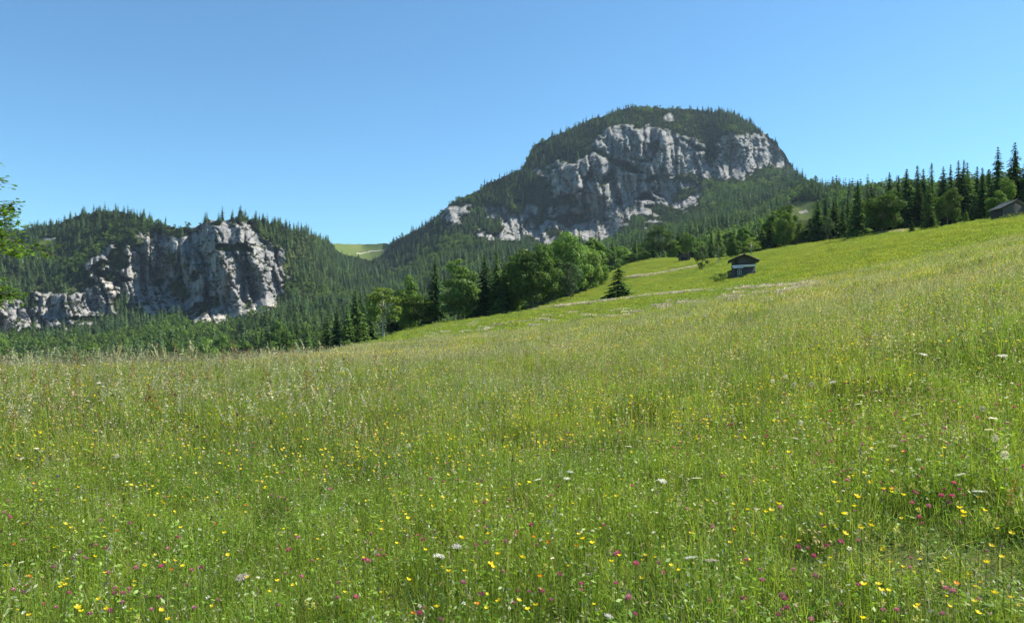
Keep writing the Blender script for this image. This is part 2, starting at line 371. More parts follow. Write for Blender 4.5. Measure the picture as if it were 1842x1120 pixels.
build_meadow()

# ------------------------------------------------------------------ far hills
SK = [(-900, 440), (-700, 430), (-100, 424), (0, 416), (40, 414), (100, 407), (130, 395), (150, 386), (190, 380), (240, 387), (280, 400), (320, 411), (350, 408), (375, 396), (430, 394), (470, 399), (520, 412), (560, 425),
      (580, 436), (600, 438), (650, 441), (690, 438), (705, 440), (720, 430), (760, 412), (795, 384), (803, 372), (850, 347), (900, 320), (940, 305), (948, 285), (956, 268), (970, 257), (1000, 244), (1060, 217), (1100, 205),
      (1125, 197), (1160, 193), (1200, 197), (1300, 202), (1325, 212), (1350, 226), (1372, 238), (1395, 258), (1412, 278), (1422, 297), (1432, 315), (1445, 330), (1480, 345), (1540, 352), (1700, 350), (2000, 330), (2500, 300), (2900, 290)]
CP = [(-900, 720, 280), (0, 720, 280), (300, 720, 280), (500, 720, 280), (700, 720, 290), (-900, 600, 900), (-900, 440, 1300), (0, 650, 480), (300, 650, 480), (500, 650, 420), (0, 615, 800), (250, 600, 900), (420, 600, 850), (550, 600, 600),
      (0, 600, 950), (80, 595, 975), (180, 582, 1000), (260, 562, 1020), (340, 575, 985), (420, 570, 985), (500, 545, 1010), (20, 540, 1000), (120, 528, 1025), (65, 528, 1040), (152, 478, 1065), (200, 443, 1100), (240, 422, 1115),
      (300, 418, 1150), (290, 500, 1165), (240, 500, 1110), (370, 400, 1075), (340, 490, 1075), (400, 500, 1000), (400, 450, 1020), (430, 398, 1060), (460, 430, 1065), (505, 460, 1090), (460, 500, 1040), (0, 416, 1300), (100, 407, 1300), (190, 380, 1260),
      (280, 400, 1210), (340, 408, 1160), (430, 394, 1110), (520, 412, 1200), (560, 425, 1320), (600, 438, 1850), (60, 470, 1150), (120, 450, 1160), (190, 420, 1180), (550, 500, 1080), (560, 560, 900),
      (600, 470, 1500), (610, 520, 1150), (600, 560, 850), (650, 441, 2100), (690, 438, 2000), (650, 480, 1700), (650, 540, 1100), (680, 600, 600), (700, 500, 1400),
      (720, 430, 1750), (760, 412, 1680), (800, 378, 1620), (760, 460, 1450), (800, 405, 1540), (850, 430, 1400), (860, 470, 1200), (950, 440, 1420), (1050, 440, 1400), (1100, 432, 1390),
      (850, 350, 1650), (900, 322, 1660), (940, 306, 1680), (950, 290, 1700), (955, 330, 1590), (975, 320, 1560), (1040, 347, 1530), (1040, 292, 1570), (1060, 274, 1590), (1100, 300, 1590), (1090, 227, 1660), (1150, 230, 1660), (1150, 330, 1640),
      (1130, 380, 1570), (1080, 350, 1500), (1120, 400, 1440), (1200, 240, 1630), (1180, 320, 1600), (1240, 320, 1590), (1190, 390, 1470), (1275, 260, 1690), (1280, 330, 1620), (1320, 240, 1640), (1320, 330, 1580), (1400, 270, 1720), (1395, 310, 1660),
      (1000, 244, 1730), (1100, 205, 1770), (1200, 197, 1800), (1300, 202, 1800), (1350, 226, 1780), (1422, 297, 1790), (1432, 315, 1700), (1250, 400, 1250), (1350, 400, 1000), (1440, 375, 850), (1445, 330, 1100),
      (1100, 490, 460), (1250, 465, 450), (1350, 445, 430), (1450, 425, 420), (1480, 345, 900), (1540, 352, 800), (1540, 400, 400), (1700, 350, 600), (1700, 390, 400), (1842, 345, 600), (1842, 390, 370), (2500, 300, 600), (2500, 380, 350), (2900, 290, 600), (2900, 400, 350),
      (900, 600, 450), (900, 520, 800), (1000, 500, 900), (1000, 470, 1150), (1200, 430, 900), (900, 720, 300), (1200, 560, 330), (1500, 520, 320), (2000, 520, 300), (2900, 560, 290), (1200, 720, 260), (2000, 720, 250), (2900, 720, 250)]
def tps():
    P = np.array(CP, float); xy = P[:, :2] / 100; y = np.log(P[:, 2]); n = len(P)
    d = np.linalg.norm(xy[:, None] - xy[None], axis=2)
    A = np.zeros((n + 3, n + 3)); A[:n, :n] = d + np.eye(n) * -.02; A[:n, n] = 1; A[:n, n + 1:] = xy; A[n, :n] = 1; A[n + 1:, :n] = xy.T
    w = np.linalg.solve(A, np.concatenate([y, [0, 0, 0]]))
    def f(px, row):
        q = np.stack([px.ravel() / 100, row.ravel() / 100], 1); out = np.full(len(q), w[n]) + q @ w[n + 1:]
        for k in range(n): out += w[k] * np.hypot(q[:, 0] - xy[k, 0], q[:, 1] - xy[k, 1])
        return np.exp(out).reshape(px.shape)
    return f
def inpoly(px, py, poly):
    r = np.zeros(px.shape, bool); n = len(poly); j = n - 1
    for i in range(n):
        xi, yi = poly[i]; xj, yj = poly[j]
        if yi != yj: r ^= ((yi > py) != (yj > py)) & (px < (xj - xi) * (py - yi) / (yj - yi) + xi)
        j = i
    return r
# bare rock: (outline, how much of it carries scrub)
ROCK = [
 ([(-60, 560), (0, 552), (18, 537), (33, 537), (50, 545), (61, 537), (65, 525), (128, 530), (150, 522), (175, 512), (152, 480), (160, 472), (194, 443), (213, 443), (225, 449), (231, 424), (261, 419), (300, 419), (316, 431), (335, 420), (364, 401),
   (400, 396), (430, 397), (455, 404), (466, 430), (490, 440), (510, 452), (507, 475), (515, 500), (503, 531), (502, 545), (454, 560), (425, 574), (364, 577), (340, 580), (330, 566), (279, 566), (252, 553), (234, 553), (213, 562), (197, 566), (182, 580), (121, 590),
   (76, 596), (45, 592), (-60, 608)], .12),
 ([(1065, 254), (1090, 229), (1115, 226), (1142, 232), (1170, 226), (1212, 236), (1250, 252), (1272, 258), (1276, 280), (1282, 300), (1278, 322), (1250, 314), (1225, 318), (1195, 324), (1182, 342), (1140, 355), (1127, 398), (1110, 420), (1082, 440), (1030, 428), (1050, 397), (1067, 375), (1078, 347),
   (1060, 341), (1045, 341), (1030, 348), (1005, 336), (975, 322), (962, 306), (975, 300), (1005, 290), (1040, 292), (1062, 274), (1070, 272), (1060, 262)], .06),
 ([(1130, 350), (1187, 330), (1250, 325), (1262, 350), (1250, 375), (1225, 400), (1195, 412), (1162, 414), (1120, 410)], .3),
 ([(800, 374), (830, 363), (850, 368), (880, 372), (905, 362), (930, 358), (960, 362), (1000, 372), (1060, 380), (1085, 420), (1080, 448), (1000, 448), (900, 440), (850, 425), (800, 412), (794, 392)], .36),
 ([(950, 330), (958, 300), (975, 296), (1040, 340), (1078, 345), (1070, 380), (1000, 370), (965, 350)], .55),
 ([(1282, 262), (1315, 238), (1340, 243), (1362, 238), (1375, 237), (1380, 258), (1400, 262), (1417, 280), (1420, 298), (1400, 302), (1382, 299), (1350, 312), (1332, 331), (1312, 322), (1286, 324)], .05),
 ([(1190, 214), (1196, 205), (1204, 206), (1212, 216)], 0)]
GREEN = [[(190, 462), (205, 450), (222, 448), (232, 462), (228, 484), (200, 486)], [(198, 548), (210, 530), (222, 535), (228, 556), (205, 562)], [(1062, 268), (1075, 268), (1105, 285), (1140, 300), (1156, 312), (1140, 312), (1110, 300), (1085, 284)],
         [(1268, 250), (1285, 255), (1290, 285), (1278, 300), (1268, 285)], [(1085, 318), (1104, 318), (1090, 334), (1075, 340)], [(960, 310), (980, 320), (1000, 340), (975, 340)]]
TURF = [[(585, 430), (702, 430), (698, 450), (690, 462), (662, 470), (640, 463), (610, 458)], [(66, 431), (100, 428), (104, 437), (84, 443), (68, 440)], [(1418, 366), (1437, 360), (1470, 364), (1470, 392), (1440, 396), (1418, 390)]]
SCREE = [[(152, 476), (160, 480), (176, 500), (200, 510), (214, 520), (210, 530), (190, 514), (165, 500)], [(310, 425), (322, 430), (322, 455), (312, 448)], [(250, 552), (270, 548), (280, 568), (262, 566)], [(345, 578), (430, 560), (500, 545), (504, 551), (440, 572), (400, 582), (345, 584)],
         [(640, 455), (695, 448), (695, 449.5), (640, 457)], [(1438, 380), (1450, 377), (1454, 381), (1440, 384)], [(75, 428), (100, 427), (100, 430), (80, 431)], [(700, 480), (730, 484), (730, 487), (702, 484)], [(630, 524), (650, 522), (648, 530), (630, 530)]]
def poly_any(px, row, ps): return np.any([inpoly(px, row, p) for p in ps], axis=0)

def build_far():
    f = tps(); nt = 300
    px = np.concatenate([np.linspace(-900, -70, 70), np.arange(-64, 1560, 2.2), np.linspace(1570, 2900, 90)])
    skx = np.interp(px, [s[0] for s in SK], [s[1] for s in SK]) + (fbm(px * .05, px * 0, 2, 4) - .5) * 7
    t = np.linspace(0, 1, nt); PX = np.repeat(px[:, None], nt, 1); ROW = 720 + (skx[:, None] - 720) * (t[None] ** .85)
    Y = f(PX, ROW)
    X = (PX - CX) / FX * Y; Z = (HY - ROW) / FX * Y
    # rock mask from slightly wandering outlines
    wx = (fbm(PX * .12, ROW * .12, 5, 4) - .5) * 26; wy = (fbm(PX * .12, ROW * .12, 15, 4) - .5) * 18
    rock = np.zeros(PX.shape)
    scrub = fbm(X * .035 + Z * .01, Z * .05, 4, 4)
    for poly, s in ROCK:
        m = inpoly(PX + wx, ROW + wy, poly).astype(float)
        thr = np.quantile(scrub, 1 - s) if s > 0 else 2
        rock = np.maximum(rock, m * (scrub < thr))
    rock *= ~poly_any(PX + wx * .5, ROW + wy * .5, GREEN)
    turf = poly_any(PX + wx * .3, ROW + wy * .2, TURF).astype(float); scr = poly_any(PX + wx * .25, ROW + wy * .25, SCREE).astype(float)
    def soft(a, r=1):
        for _ in range(r):
            b = np.pad(a, 1, mode='edge'); a = (b[1:-1, 1:-1] * 2 + b[:-2, 1:-1] + b[2:, 1:-1] + b[1:-1, :-2] + b[1:-1, 2:]) / 6
        return a
    rs = soft(rock, 2)
    # crags: buttresses, gullies and ledges carved into the rock; softer waves under the forest
    k = np.clip(rs, 0, 1)
    XR = (PX - CX) / FX * np.where(PX < 655, 1080., 1550.); ZR = (HY - ROW) / FX * np.where(PX < 655, 1080., 1550.)
    big = ridged(XR * .011, ZR * .004, 7, 3) - .5
    mid = ridged(XR * .035 + .3 * fbm(XR * .02, ZR * .02, 9, 2), ZR * .014, 3, 4) - .5
    fin = ridged(XR * .11, ZR * .05, 11, 4, .6) - .5
    led = fbm(XR * .02, ZR * .09 + XR * .01, 21, 4) - .5
    wx2 = XR + (fbm(XR * .03, ZR * .012, 31, 4) - .5) * 34; wz2 = ZR + (fbm(XR * .02, ZR * .02, 41, 4) - .5) * 40
    F = 0
    for sz, st_, amp, tl_, ck, sd_ in ((46, .24, 36, 30, 14, 1), (17, .30, 13, 20, 9, 11), (6.5, .42, 5.0, 8.0, 4., 21)):
        bx, by, r1, r2, r3, e = worley((wx2 + wz2 * .15) / sz, wz2 / sz * st_, sd_)
        F = F + (r1 - .5) * amp + (r2 - .5) * 2 * tl_ * bx + (r3 - .42) * tl_ * by * .45 + ck * sst(.14, 0, e)
    rb = np.abs(((XR * .021 + ZR * .007 + 1.7 * fbm(XR * .008, ZR * .013, 51, 3)) % 1) - .5) * 2
    F = F + np.where(XR < -150, 34, 16) * (rb - .5)
    D = k * (-(big * 52) - mid * 16 - fin * 9 + led * 14 + F + (np.random.default_rng(3).random(X.shape) - .5) * 1.6)
    D = D + (1 - k) * (fbm(X * .012, Z * .012, 2, 3) - .5) * 60 * sst(500, 1000, Y)
    D *= sst(450, 900, Y)
    Y2 = Y + D
    X = (PX - CX) / FX * Y2; Z = (HY - ROW) / FX * Y2
    cover = np.stack([k, soft(turf, 1), scr * .75], 2)
    # back of the hills
    back = [(40, -3), (110, -25), (260, -110), (520, -260), (900, -420)]
    Xb, Yb, Zb = [], [], []
    for dy, dz in back:
        yb = Y2[:, -1] + dy; Xb.append((px - CX) / FX * yb); Yb.append(yb); Zb.append(np.maximum(Z[:, -1] + dz, -60))
    Xa = np.concatenate([X, np.array(Xb).T], 1); Ya = np.concatenate([Y2, np.array(Yb).T], 1); Za = np.concatenate([Z, np.array(Zb).T], 1)
    cv = np.concatenate([cover, np.zeros((len(px), len(back), 3))], 1)
    nn = Xa.shape[1]
    def part(name, i0, i1, label):
        v = np.stack([Xa[i0:i1], Ya[i0:i1], Za[i0:i1]], 2).reshape(-1, 3); m = i1 - i0
        i, j = np.meshgrid(np.arange(m - 1), np.arange(nn - 1), indexing='ij'); i, j = i.ravel(), j.ravel()
        q = np.stack([i * nn + j, (i + 1) * nn + j, (i + 1) * nn + j + 1, i * nn + j + 1], 1)
        me = raw_mesh(name, v, q, np.zeros((0, 3), int), M['mountain'], cv[i0:i1].reshape(-1, 3), False, 'cover')
        link(name, me, label=label, kind='structure')
    s = int(np.argmin(np.abs(px - 655)))
    part('hill', 0, s + 1, 'forested hill with a pale limestone cliff on the left')
    part('mountain', s, len(px), 'domed mountain with grey limestone walls and wooded ledges')
    return px, X, Y2, Z, k, turf, scr, PX, ROW
FAR = build_far()
def farZ(pxv, Yv):
    px, X, Y, Z = FAR[:4]; i = int(np.clip(np.searchsorted(px, pxv), 1, len(px) - 1)); y = Y[i]; z = Z[i]
    k = np.where(y >= Yv)[0]; k = k[0] if len(k) else len(y) - 1
    return float(z[k])
def ground(pxv, Yv): return max(float(Zm((pxv - CX) / FX * Yv, Yv)) if Yv < 440 else -99, farZ(pxv, Yv))

# ------------------------------------------------------------------ trees
def spruce_parts(seed, h=20., wid=.2, dense=1., col=(.03, .062, .022), tip=(.08, .14, .036), levels=42, low=False):
    rng = np.random.default_rng(seed); tr, cr = MB(), MB()
    tube(tr, [(0, 0, -1.5), (0, 0, h * .3), (0, 0, h * .7), (0, 0, h * .99)], [h * .015, h * .010, h * .004, h * .0006], 6)
    lop = rng.uniform(-.12, .12, 2)
    C, T, SZ, K = [], [], [], []
    for i in range(levels):
        t = (i + rng.uniform(-.4, .4)) / levels; t = min(max(t, 0), .99); t = t if low else 1 - (1 - t) ** 1.35
        z = h * (.04 + .95 * t); rad_ = h * wid * (1 - t) ** (.62 if low else .85) * rng.uniform(.8, 1.15) + h * .012
        nb = max(4, int(dense * (5 + 6 * (1 - t))))
        for b in range(nb):
            a = 2 * math.pi * (b + rng.uniform(-.4, .4)) / nb + i * 1.3; L = rad_ * rng.uniform(.62, 1.15) * (1 + lop[0] * math.cos(a) + lop[1] * math.sin(a))
            d = np.array([math.cos(a), math.sin(a), 0]); nq = 3 if low else max(3, int(4 + 5 * (1 - t)))
            for k_ in range(nq):
                s = (k_ + .6) / nq; zz = -L * (.18 * s + .30 * s * s) + (.16 * L * s ** 4)
                side = np.array([-d[1], d[0], 0]) * rng.normal(0, .16) * L * s
                C.append(d * L * s + side + np.array([0, 0, z + zz])); T.append(d); SZ.append(L * (.40 if not low else .62) * (1.1 - .55 * s) + .12); K.append(s)
    C, T, SZ, K = np.array(C), np.array(T), np.array(SZ), np.array(K); n = len(C)
    # each twig spray: a long narrow hanging quad pair
    w = np.stack([-T[:, 1], T[:, 0], np.zeros(n)], 1) * (rng.uniform(.25, .6, n) * SZ)[:, None]
    dn = np.stack([np.zeros(n), np.zeros(n), -rng.uniform(.35, .95, n) * SZ], 1)
    fw = T * SZ[:, None] * .7 + dn * .5
    jit = rng.normal(0, .12, (n, 4, 3)) * SZ[:, None, None]
    v = np.stack([C - fw * .6, C + w + dn * .5, C + fw, C - w + dn * .5], 1) + jit
    col, tip = np.array(col), np.array(tip)
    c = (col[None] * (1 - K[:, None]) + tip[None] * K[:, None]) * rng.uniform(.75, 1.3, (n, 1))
    cr.add(v.reshape(-1, 3), np.arange(n)[:, None] * 4 + np.arange(4)[None], None, np.repeat(c, 4, 0))
    return tr, cr
def broad_parts(seed, h=15., wid=.36, base=.14, lobes=30, per=120, leaf=.34, col=(.045, .10, .018), tip=(.085, .16, .03), shape=1., gap=0., low=False):
    rng = np.random.default_rng(seed); tr, cr = MB(), MB()
    R_ = h * wid; cz = h * (base + (1 - base) * .5); hz = h * (1 - base) * .5
    tube(tr, [(0, 0, -1.2), (.02 * h, 0, h * base), (.01 * h, .01 * h, h * .5), (0, 0, h * .85)], [h * .022, h * .017, h * .011, h * .003], 7)
    cs = []
    for i in range(lobes):
        for _ in range(30):
            u = rng.normal(0, 1, 3); u /= np.linalg.norm(u); r = rng.uniform(.35, .9) ** .6
            p = u * r; wz = 1 - .35 * max(0, p[2]) * shape
            q = np.array([p[0] * R_ * wz, p[1] * R_ * wz, cz + p[2] * hz])
            lr = rng.uniform(.22, .40) * R_ * (1 - .25 * abs(p[2]))
            if q[2] - lr * .8 > h * base * .8: break
        cs.append((q, lr))
        if i % 3 == 0 and not low:
            tube(tr, [(0, 0, h * (base + .1 + .3 * rng.random())), (q[0] * .5, q[1] * .5, q[2] - .22 * hz), tuple(q)], [h * .008, h * .005, h * .002], 4)
    for q, lr in cs:
        n = int(per * rng.uniform(.7, 1.2) * (lr / (.3 * R_)) ** 2) + 4
        u = rng.normal(0, 1, (n, 3)); u /= np.linalg.norm(u, axis=1)[:, None]; u[:, 2] = np.abs(u[:, 2]) * rng.choice([1, 1, -1], n)
        rr = lr * rng.uniform(.55, 1.12, n) ** .7
        lump = .8 + .4 * fbm(u[:, 0] * 2 + seed, u[:, 1] * 2, u[:, 2] * 2, 2)
        c = q + u * (rr * lump)[:, None] * np.array([1.1, 1.1, .72])
        cc = np.array(col)[None] + (np.array(tip) - np.array(col))[None] * np.clip(rng.normal(.5, .3, (n, 1)), 0, 1)
        cc = cc * rng.uniform(.85, 1.15)
        nrm = u + np.array([0, 0, .7])
        cards(cr, c, nrm, leaf * rng.uniform(.6, 1.25, n) * h / 15, rng, cc, .7)
    return tr, cr
def tree_kind(name, parts, leafmat, bark='bark'):
    tr, cr = parts; return dict(name=name, trunk=tr.mesh('trunk', M[bark], True), crown=cr.mesh('crown', M[leafmat]))
K = {}
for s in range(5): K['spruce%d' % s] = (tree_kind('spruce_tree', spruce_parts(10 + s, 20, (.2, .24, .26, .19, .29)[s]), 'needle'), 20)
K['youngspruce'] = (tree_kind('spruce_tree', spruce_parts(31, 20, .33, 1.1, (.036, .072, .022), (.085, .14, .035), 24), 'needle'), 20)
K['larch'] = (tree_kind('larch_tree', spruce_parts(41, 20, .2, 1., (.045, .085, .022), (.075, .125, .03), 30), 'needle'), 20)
BR = [(.30, .03, 44, 1.), (.36, .02, 50, .8), (.42, .03, 54, .6), (.28, .02, 44, 1.1), (.38, .05, 46, .7)]
for s, (w, b, l, sh) in enumerate(BR): K['broad%d' % s] = (tree_kind('broadleaf_tree', broad_parts(50 + s, 15, w, b, l, 230, .29, (.06, .13, .02), (.16, .26, .05), sh), 'leaf'), 15)
K['bright0'] = (tree_kind('broadleaf_tree', broad_parts(61, 15, .40, .10, 38, 140, .32, (.07, .14, .02), (.13, .21, .035), .8), 'leaf'), 15)
K['bright1'] = (tree_kind('broadleaf_tree', broad_parts(62, 15, .30, .22, 30, 80, .30, (.075, .13, .025), (.14, .20, .05), .9), 'leaf', 'pale_bark'), 15)
K['bright2'] = (tree_kind('broadleaf_tree', broad_parts(63, 15, .34, .30, 22, 60, .30, (.08, .14, .025), (.13, .19, .05), .7), 'leaf', 'pale_bark'), 15)
K['sunny0'] = (tree_kind('broadleaf_tree', broad_parts(71, 15, .36, .02, 56, 230, .29, (.075, .14, .03), (.20, .29, .08), .7), 'leaf'), 15)  # paler leaf tints paint sunlight into these crowns
K['sunny1'] = (tree_kind('broadleaf_tree', broad_parts(72, 15, .40, .02, 60, 230, .29, (.065, .135, .025), (.18, .28, .06), .6), 'leaf'), 15)  # sunlit look put into the leaf colours here too
K['grey0'] = (tree_kind('broadleaf_tree', broad_parts(64, 15, .34, .04, 36, 150, .26, (.055, .10, .038), (.09, .15, .06), 1.2), 'leaf'), 15)
K['birch'] = (tree_kind('birch_tree', broad_parts(65, 15, .30, .06, 44, 150, .22, (.055, .10, .022), (.09, .145, .035), 1.), 'leaf', 'pale_bark'), 15)
USED = set()
def plant_tree(kind, px, Y, top, w=None, row=None, label=None, group=None, rz=None, sink=.0):
    """stand a tree on the ground at that column and distance, tall enough to reach the given row"""
    kd, h0 = K[kind]; X = (px - CX) / FX * Y; z = ground(px, Y) - sink
    h = (HY - top) / FX * Y - z; s = h / h0
    if w is not None:
        if 'spruce' in kind: w *= 1.22
        bb = kd['crown']; co = kd.get('w')
        if co is None:
            a = np.empty(len(bb.vertices) * 3, np.float32); bb.vertices.foreach_get('co', a); a = a.reshape(-1, 3); co = kd['w'] = float(np.percentile(np.hypot(a[:, 0], a[:, 1]), 97) * 2)
        sw = w / FX * Y / co
    else: sw = s * random.uniform(.9, 1.15)
    sw = min(max(sw, s * .45), s * 2.6)
    r = link(kd['name'], None, None, (X, Y, z), random.uniform(0, 6.28) if rz is None else rz, (sw, sw, s), label or 'tree', 'tree', group)
    link('trunk', kd['trunk'], r); link('crown', kd['crown'], r)
    return r
random.seed(7)
EDGE = 'trees along the lower edge of the meadow'
T = [
 ('bright1', 690, 178, 507, 68, 'slender pale green tree with a bare lower trunk standing alone at the meadow edge'),
 ('bright0', 752, 186, 526, 70, 'low bright green bushy tree right of the pale slender one'),
 ('broad1', 737, 205, 498, 54, 'dark rounded broadleaf behind the low bright bushy tree'),
 ('spruce1', 783, 215, 462, 40, 'dark spruce tip rising left of the tall sunlit broadleaf'),
 ('sunny0', 826, 186, 462, 84, 'tall sunlit broadleaf with a full crown down to the grass'),
 ('spruce2', 872, 190, 456, 44, 'dark spruce right beside the tall sunlit broadleaf'),
 ('spruce0', 893, 188, 450, 42, 'narrow dark spruce in the middle of the dark gap'),
 ('spruce4', 908, 186, 468, 40, 'shorter dark spruce leaning on the large broadleaf group'),
 ('broad0', 928, 196, 452, 70, 'broadleaf half hidden behind the widest crown of the grove'),
 ('sunny1', 960, 184, 436, 96, 'widest broadleaf crown of the grove reaching down to the meadow'),
 ('broad1', 985, 215, 442, 60, 'dark broadleaf between the widest crown and the highest one'),
 ('sunny1', 1022, 236, 416, 84, 'highest broadleaf crown of the grove'),
 ('broad0', 1000, 240, 428, 56, 'broadleaf shoulder left of the highest crown'),
 ('spruce3', 1042, 250, 410, 22, 'thin spruce tip poking out behind the highest crown'),
 ('grey0', 1026, 212, 466, 50, 'grey green rounded tree in front of the grove by the far meadow'),
 ('sunny0', 1054, 246, 438, 56, 'broadleaf right of the highest crown'),
 ('broad4', 1076, 262, 452, 42, 'last small broadleaf at the right end of the grove'),
 ('youngspruce', 1113, 150, 468, 46, 'lone dark spruce on the open meadow'),
 ('broad0', 1137, 345, 456, 32, 'dark bushy tree left of the birch on the far meadow edge'),
 ('broad4', 1158, 340, 452, 30, 'second dark bushy tree just left of the birch'),
 ('birch', 1187, 335, 404, 52, 'tall light green birch with a drooping rounded crown'),
 ('broad0', 1212, 335, 430, 26, 'small broadleaf between the birch and the tiny far hut'),
 ('bright0', 1237, 330, 414, 30, 'bright green tree right behind the tiny far hut'),
 ('grey0', 1263, 195, 440, 26, 'small rounded tree casting a shadow beside the pale track'),
 ('bright2', 1292, 205, 432, 28, 'thin young tree with loose yellow green foliage'),
 ('broad1', 1318, 215, 424, 30, 'dense green tree above the left roof edge of the hut'),
 ('bright2', 1352, 200, 426, 34, 'umbrella shaped pale tree on a bare stem behind the hut'),
 ('broad3', 1338, 260, 405, 30, 'dark broadleaf in the belt straight above the hut'),
 ('broad2', 1410, 232, 374, 40, 'mid green broadleaf standing out of the dark belt right of the hut'),
 ('bright0', 1433, 235, 396, 26, 'light green tree beside the mid green broadleaf in the belt'),
 ('spruce2', 1386, 236, 396, 34, 'dark spruce left of the mid green broadleaf in the belt'),
 ('spruce1', 1370, 240, 408, 28, 'short spruce nearest the umbrella shaped tree'),
 ('spruce0', 1457, 236, 392, 30, 'dark spruce right of the light green belt tree'),
 ('spruce2', 1471, 222, 362, 36, 'tall dark spruce left of the grey green belt tree'),
 ('grey0', 1488, 218, 385, 28, 'grey green tree in front of the belt spruces'),
 ('spruce1', 1500, 222, 362, 32, 'spruce left of the gravel patch'),
 ('larch', 1516, 215, 362, 26, 'greenish larch over the gravel patch'),
 ('spruce2', 1543, 188, 323, 36, 'tall dark spruce at the left end of the big wood'),
 ('broad2', 1588, 180, 340, 76, 'wide dark green broadleaf spreading in front of the spruce wood'),
 ('spruce4', 1567, 205, 332, 40, 'spruce filling in between the tall end spruce and the wide broadleaf'),
 ('spruce1', 1600, 205, 308, 32, 'spruce above the middle of the wide broadleaf'),
 ('spruce0', 1616, 215, 314, 28, 'narrow spruce above the right half of the wide broadleaf'),
 ('spruce2', 1631, 195, 302, 42, 'dark spruce right of the wide broadleaf'),
 ('spruce3', 1650, 210, 296, 30, 'slim spruce in the middle of the wood skyline'),
 ('spruce1', 1661, 200, 302, 34, 'spruce behind the two young spruces'),
 ('larch', 1671, 190, 320, 34, 'light green larch behind the bushy young spruce'),
 ('spruce0', 1676, 215, 291, 30, 'high spruce tip left of the yellow green broadleaf'),
 ('spruce4', 1697, 200, 298, 40, 'broad spruce above the yellow green broadleaf'),
 ('spruce2', 1710, 212, 294, 30, 'spruce tip straight over the yellow green broadleaf'),
 ('spruce1', 1724, 195, 287, 34, 'tall dark spruce left of the big larch'),
 ('larch', 1740, 188, 290, 46, 'big soft green larch right of the yellow green broadleaf'),
 ('spruce0', 1734, 205, 286, 28, 'spruce tip behind the big larch'),
 ('bright0', 1706, 166, 336, 48, 'round yellow green broadleaf at the edge of the wood'),
 ('spruce3', 1767, 172, 300, 26, 'narrow spruce right of the big larch'),
 ('spruce1', 1781, 176, 306, 28, 'spruce left of the tallest pair'),
 ('spruce2', 1795, 165, 262, 38, 'left one of the two tallest spruces above the right hut'),
 ('spruce2', 1826, 160, 254, 44, 'right one of the two tallest spruces above the right hut'),
 ('spruce1', 1849, 158, 272, 44, 'spruce cut by the right frame edge'),
 ('bright0', 1812, 152, 314, 26, 'yellow green tree in front of the tallest spruces'),
 ('broad1', 1797, 148, 344, 40, 'dark leafy bush tree beside the right hut'),
 ('spruce4', 1754, 180, 345, 28, 'short spruce in front of the big larch'),
 ('youngspruce', 1673, 150, 367, 30, 'bushy young spruce standing free before the wood'),
 ('youngspruce', 1641, 143, 395, 15, 'tiny young spruce left of the bushy young one'),
 ('youngspruce', 1738, 146, 376, 13, 'tiny young spruce on the grass left of the right hut'),
 ('spruce2', 606, 205, 550, 40, 'dark spruce at the foot of the slope left of the pale slender tree'),
 ('spruce1', 624, 190, 546, 38, 'taller dark spruce at the foot of the slope'),
 ('larch', 643, 180, 570, 34, 'soft green conifer close to the pale slender tree'),
 ('spruce4', 655, 195, 575, 32, 'short spruce left of the pale slender tree trunk'),
 ('spruce0', 665, 215, 540, 34, 'dark spruce just behind the pale slender tree'),
 ('spruce2', 712, 215, 530, 44, 'dark spruce between pale slender tree and bushy tree'),
 ('spruce2', 1485, 320, 350, 30, 'spruce at the back of the belt with a high tip'),
]
for kd, px, Y, top, w, lab in T: plant_tree(kd, px, Y, top, w, label=lab)
rnd = random.Random(3)
def belt(kinds, x0, x1, n, Y0, Y1, h0, h1, label, group, check=None):
    for i in range(n):
        px = x0 + (x1 - x0) * (i + rnd.random()) / n; Y = rnd.uniform(Y0, Y1); z = ground(px, Y); h = rnd.uniform(h0, h1)
        top = HY - (z + h) * FX / Y
        if 1418 < px < 1466 and top < 392: h = (HY - 398) / FX * Y - z; top = 398
        kd = rnd.choice(kinds); nm = 'conifer' if 'spruce' in kd else 'larch' if 'larch' in kd else 'leafy tree'
        th = ['left end', 'left part', 'middle', 'right part', 'right end'][min(4, int(5 * (px - x0) / (x1 - x0)))]
        plant_tree(kd, px, Y, top, None, label='%s %s, %s' % ('tall' if h > (h0 + h1) / 2 else 'short', label % nm, th), group=group)
SP = ['spruce0', 'spruce1', 'spruce2', 'spruce3', 'spruce4']
belt(SP + ['spruce2'] * 2 + ['larch'], 470, 660, 26, 200, 300, 14, 22, 'dark %s in the dip left of the pale slender tree', 'conifers in the dip below the meadow')
belt(SP + ['broad0', 'broad1', 'larch'], -30, 560, 66, 330, 520, 15, 22, '%s beyond the tall grass of the left crest', 'first forest trees beyond the meadow crest')
belt(SP + ['broad3'], 700, 1090, 26, 250, 330, 15, 22, 'shaded %s behind the grove at the meadow edge', 'trees behind the grove')
belt(SP + ['broad0', 'bright0', 'larch', 'broad3'], 1360, 1545, 22, 235, 330, 13, 19, 'dark %s in the belt right of the hut', 'dark belt right of the hut')
belt(SP + ['larch', 'broad1'], 1560, 1900, 30, 185, 240, 12, 17, 'dark %s inside the right skyline wood', 'trees inside the right hand wood')
belt(SP + ['broad0', 'broad4', 'larch'], 1090, 1370, 26, 345, 430, 13, 19, '%s along the far side of the upper meadow', 'trees behind the upper meadow')

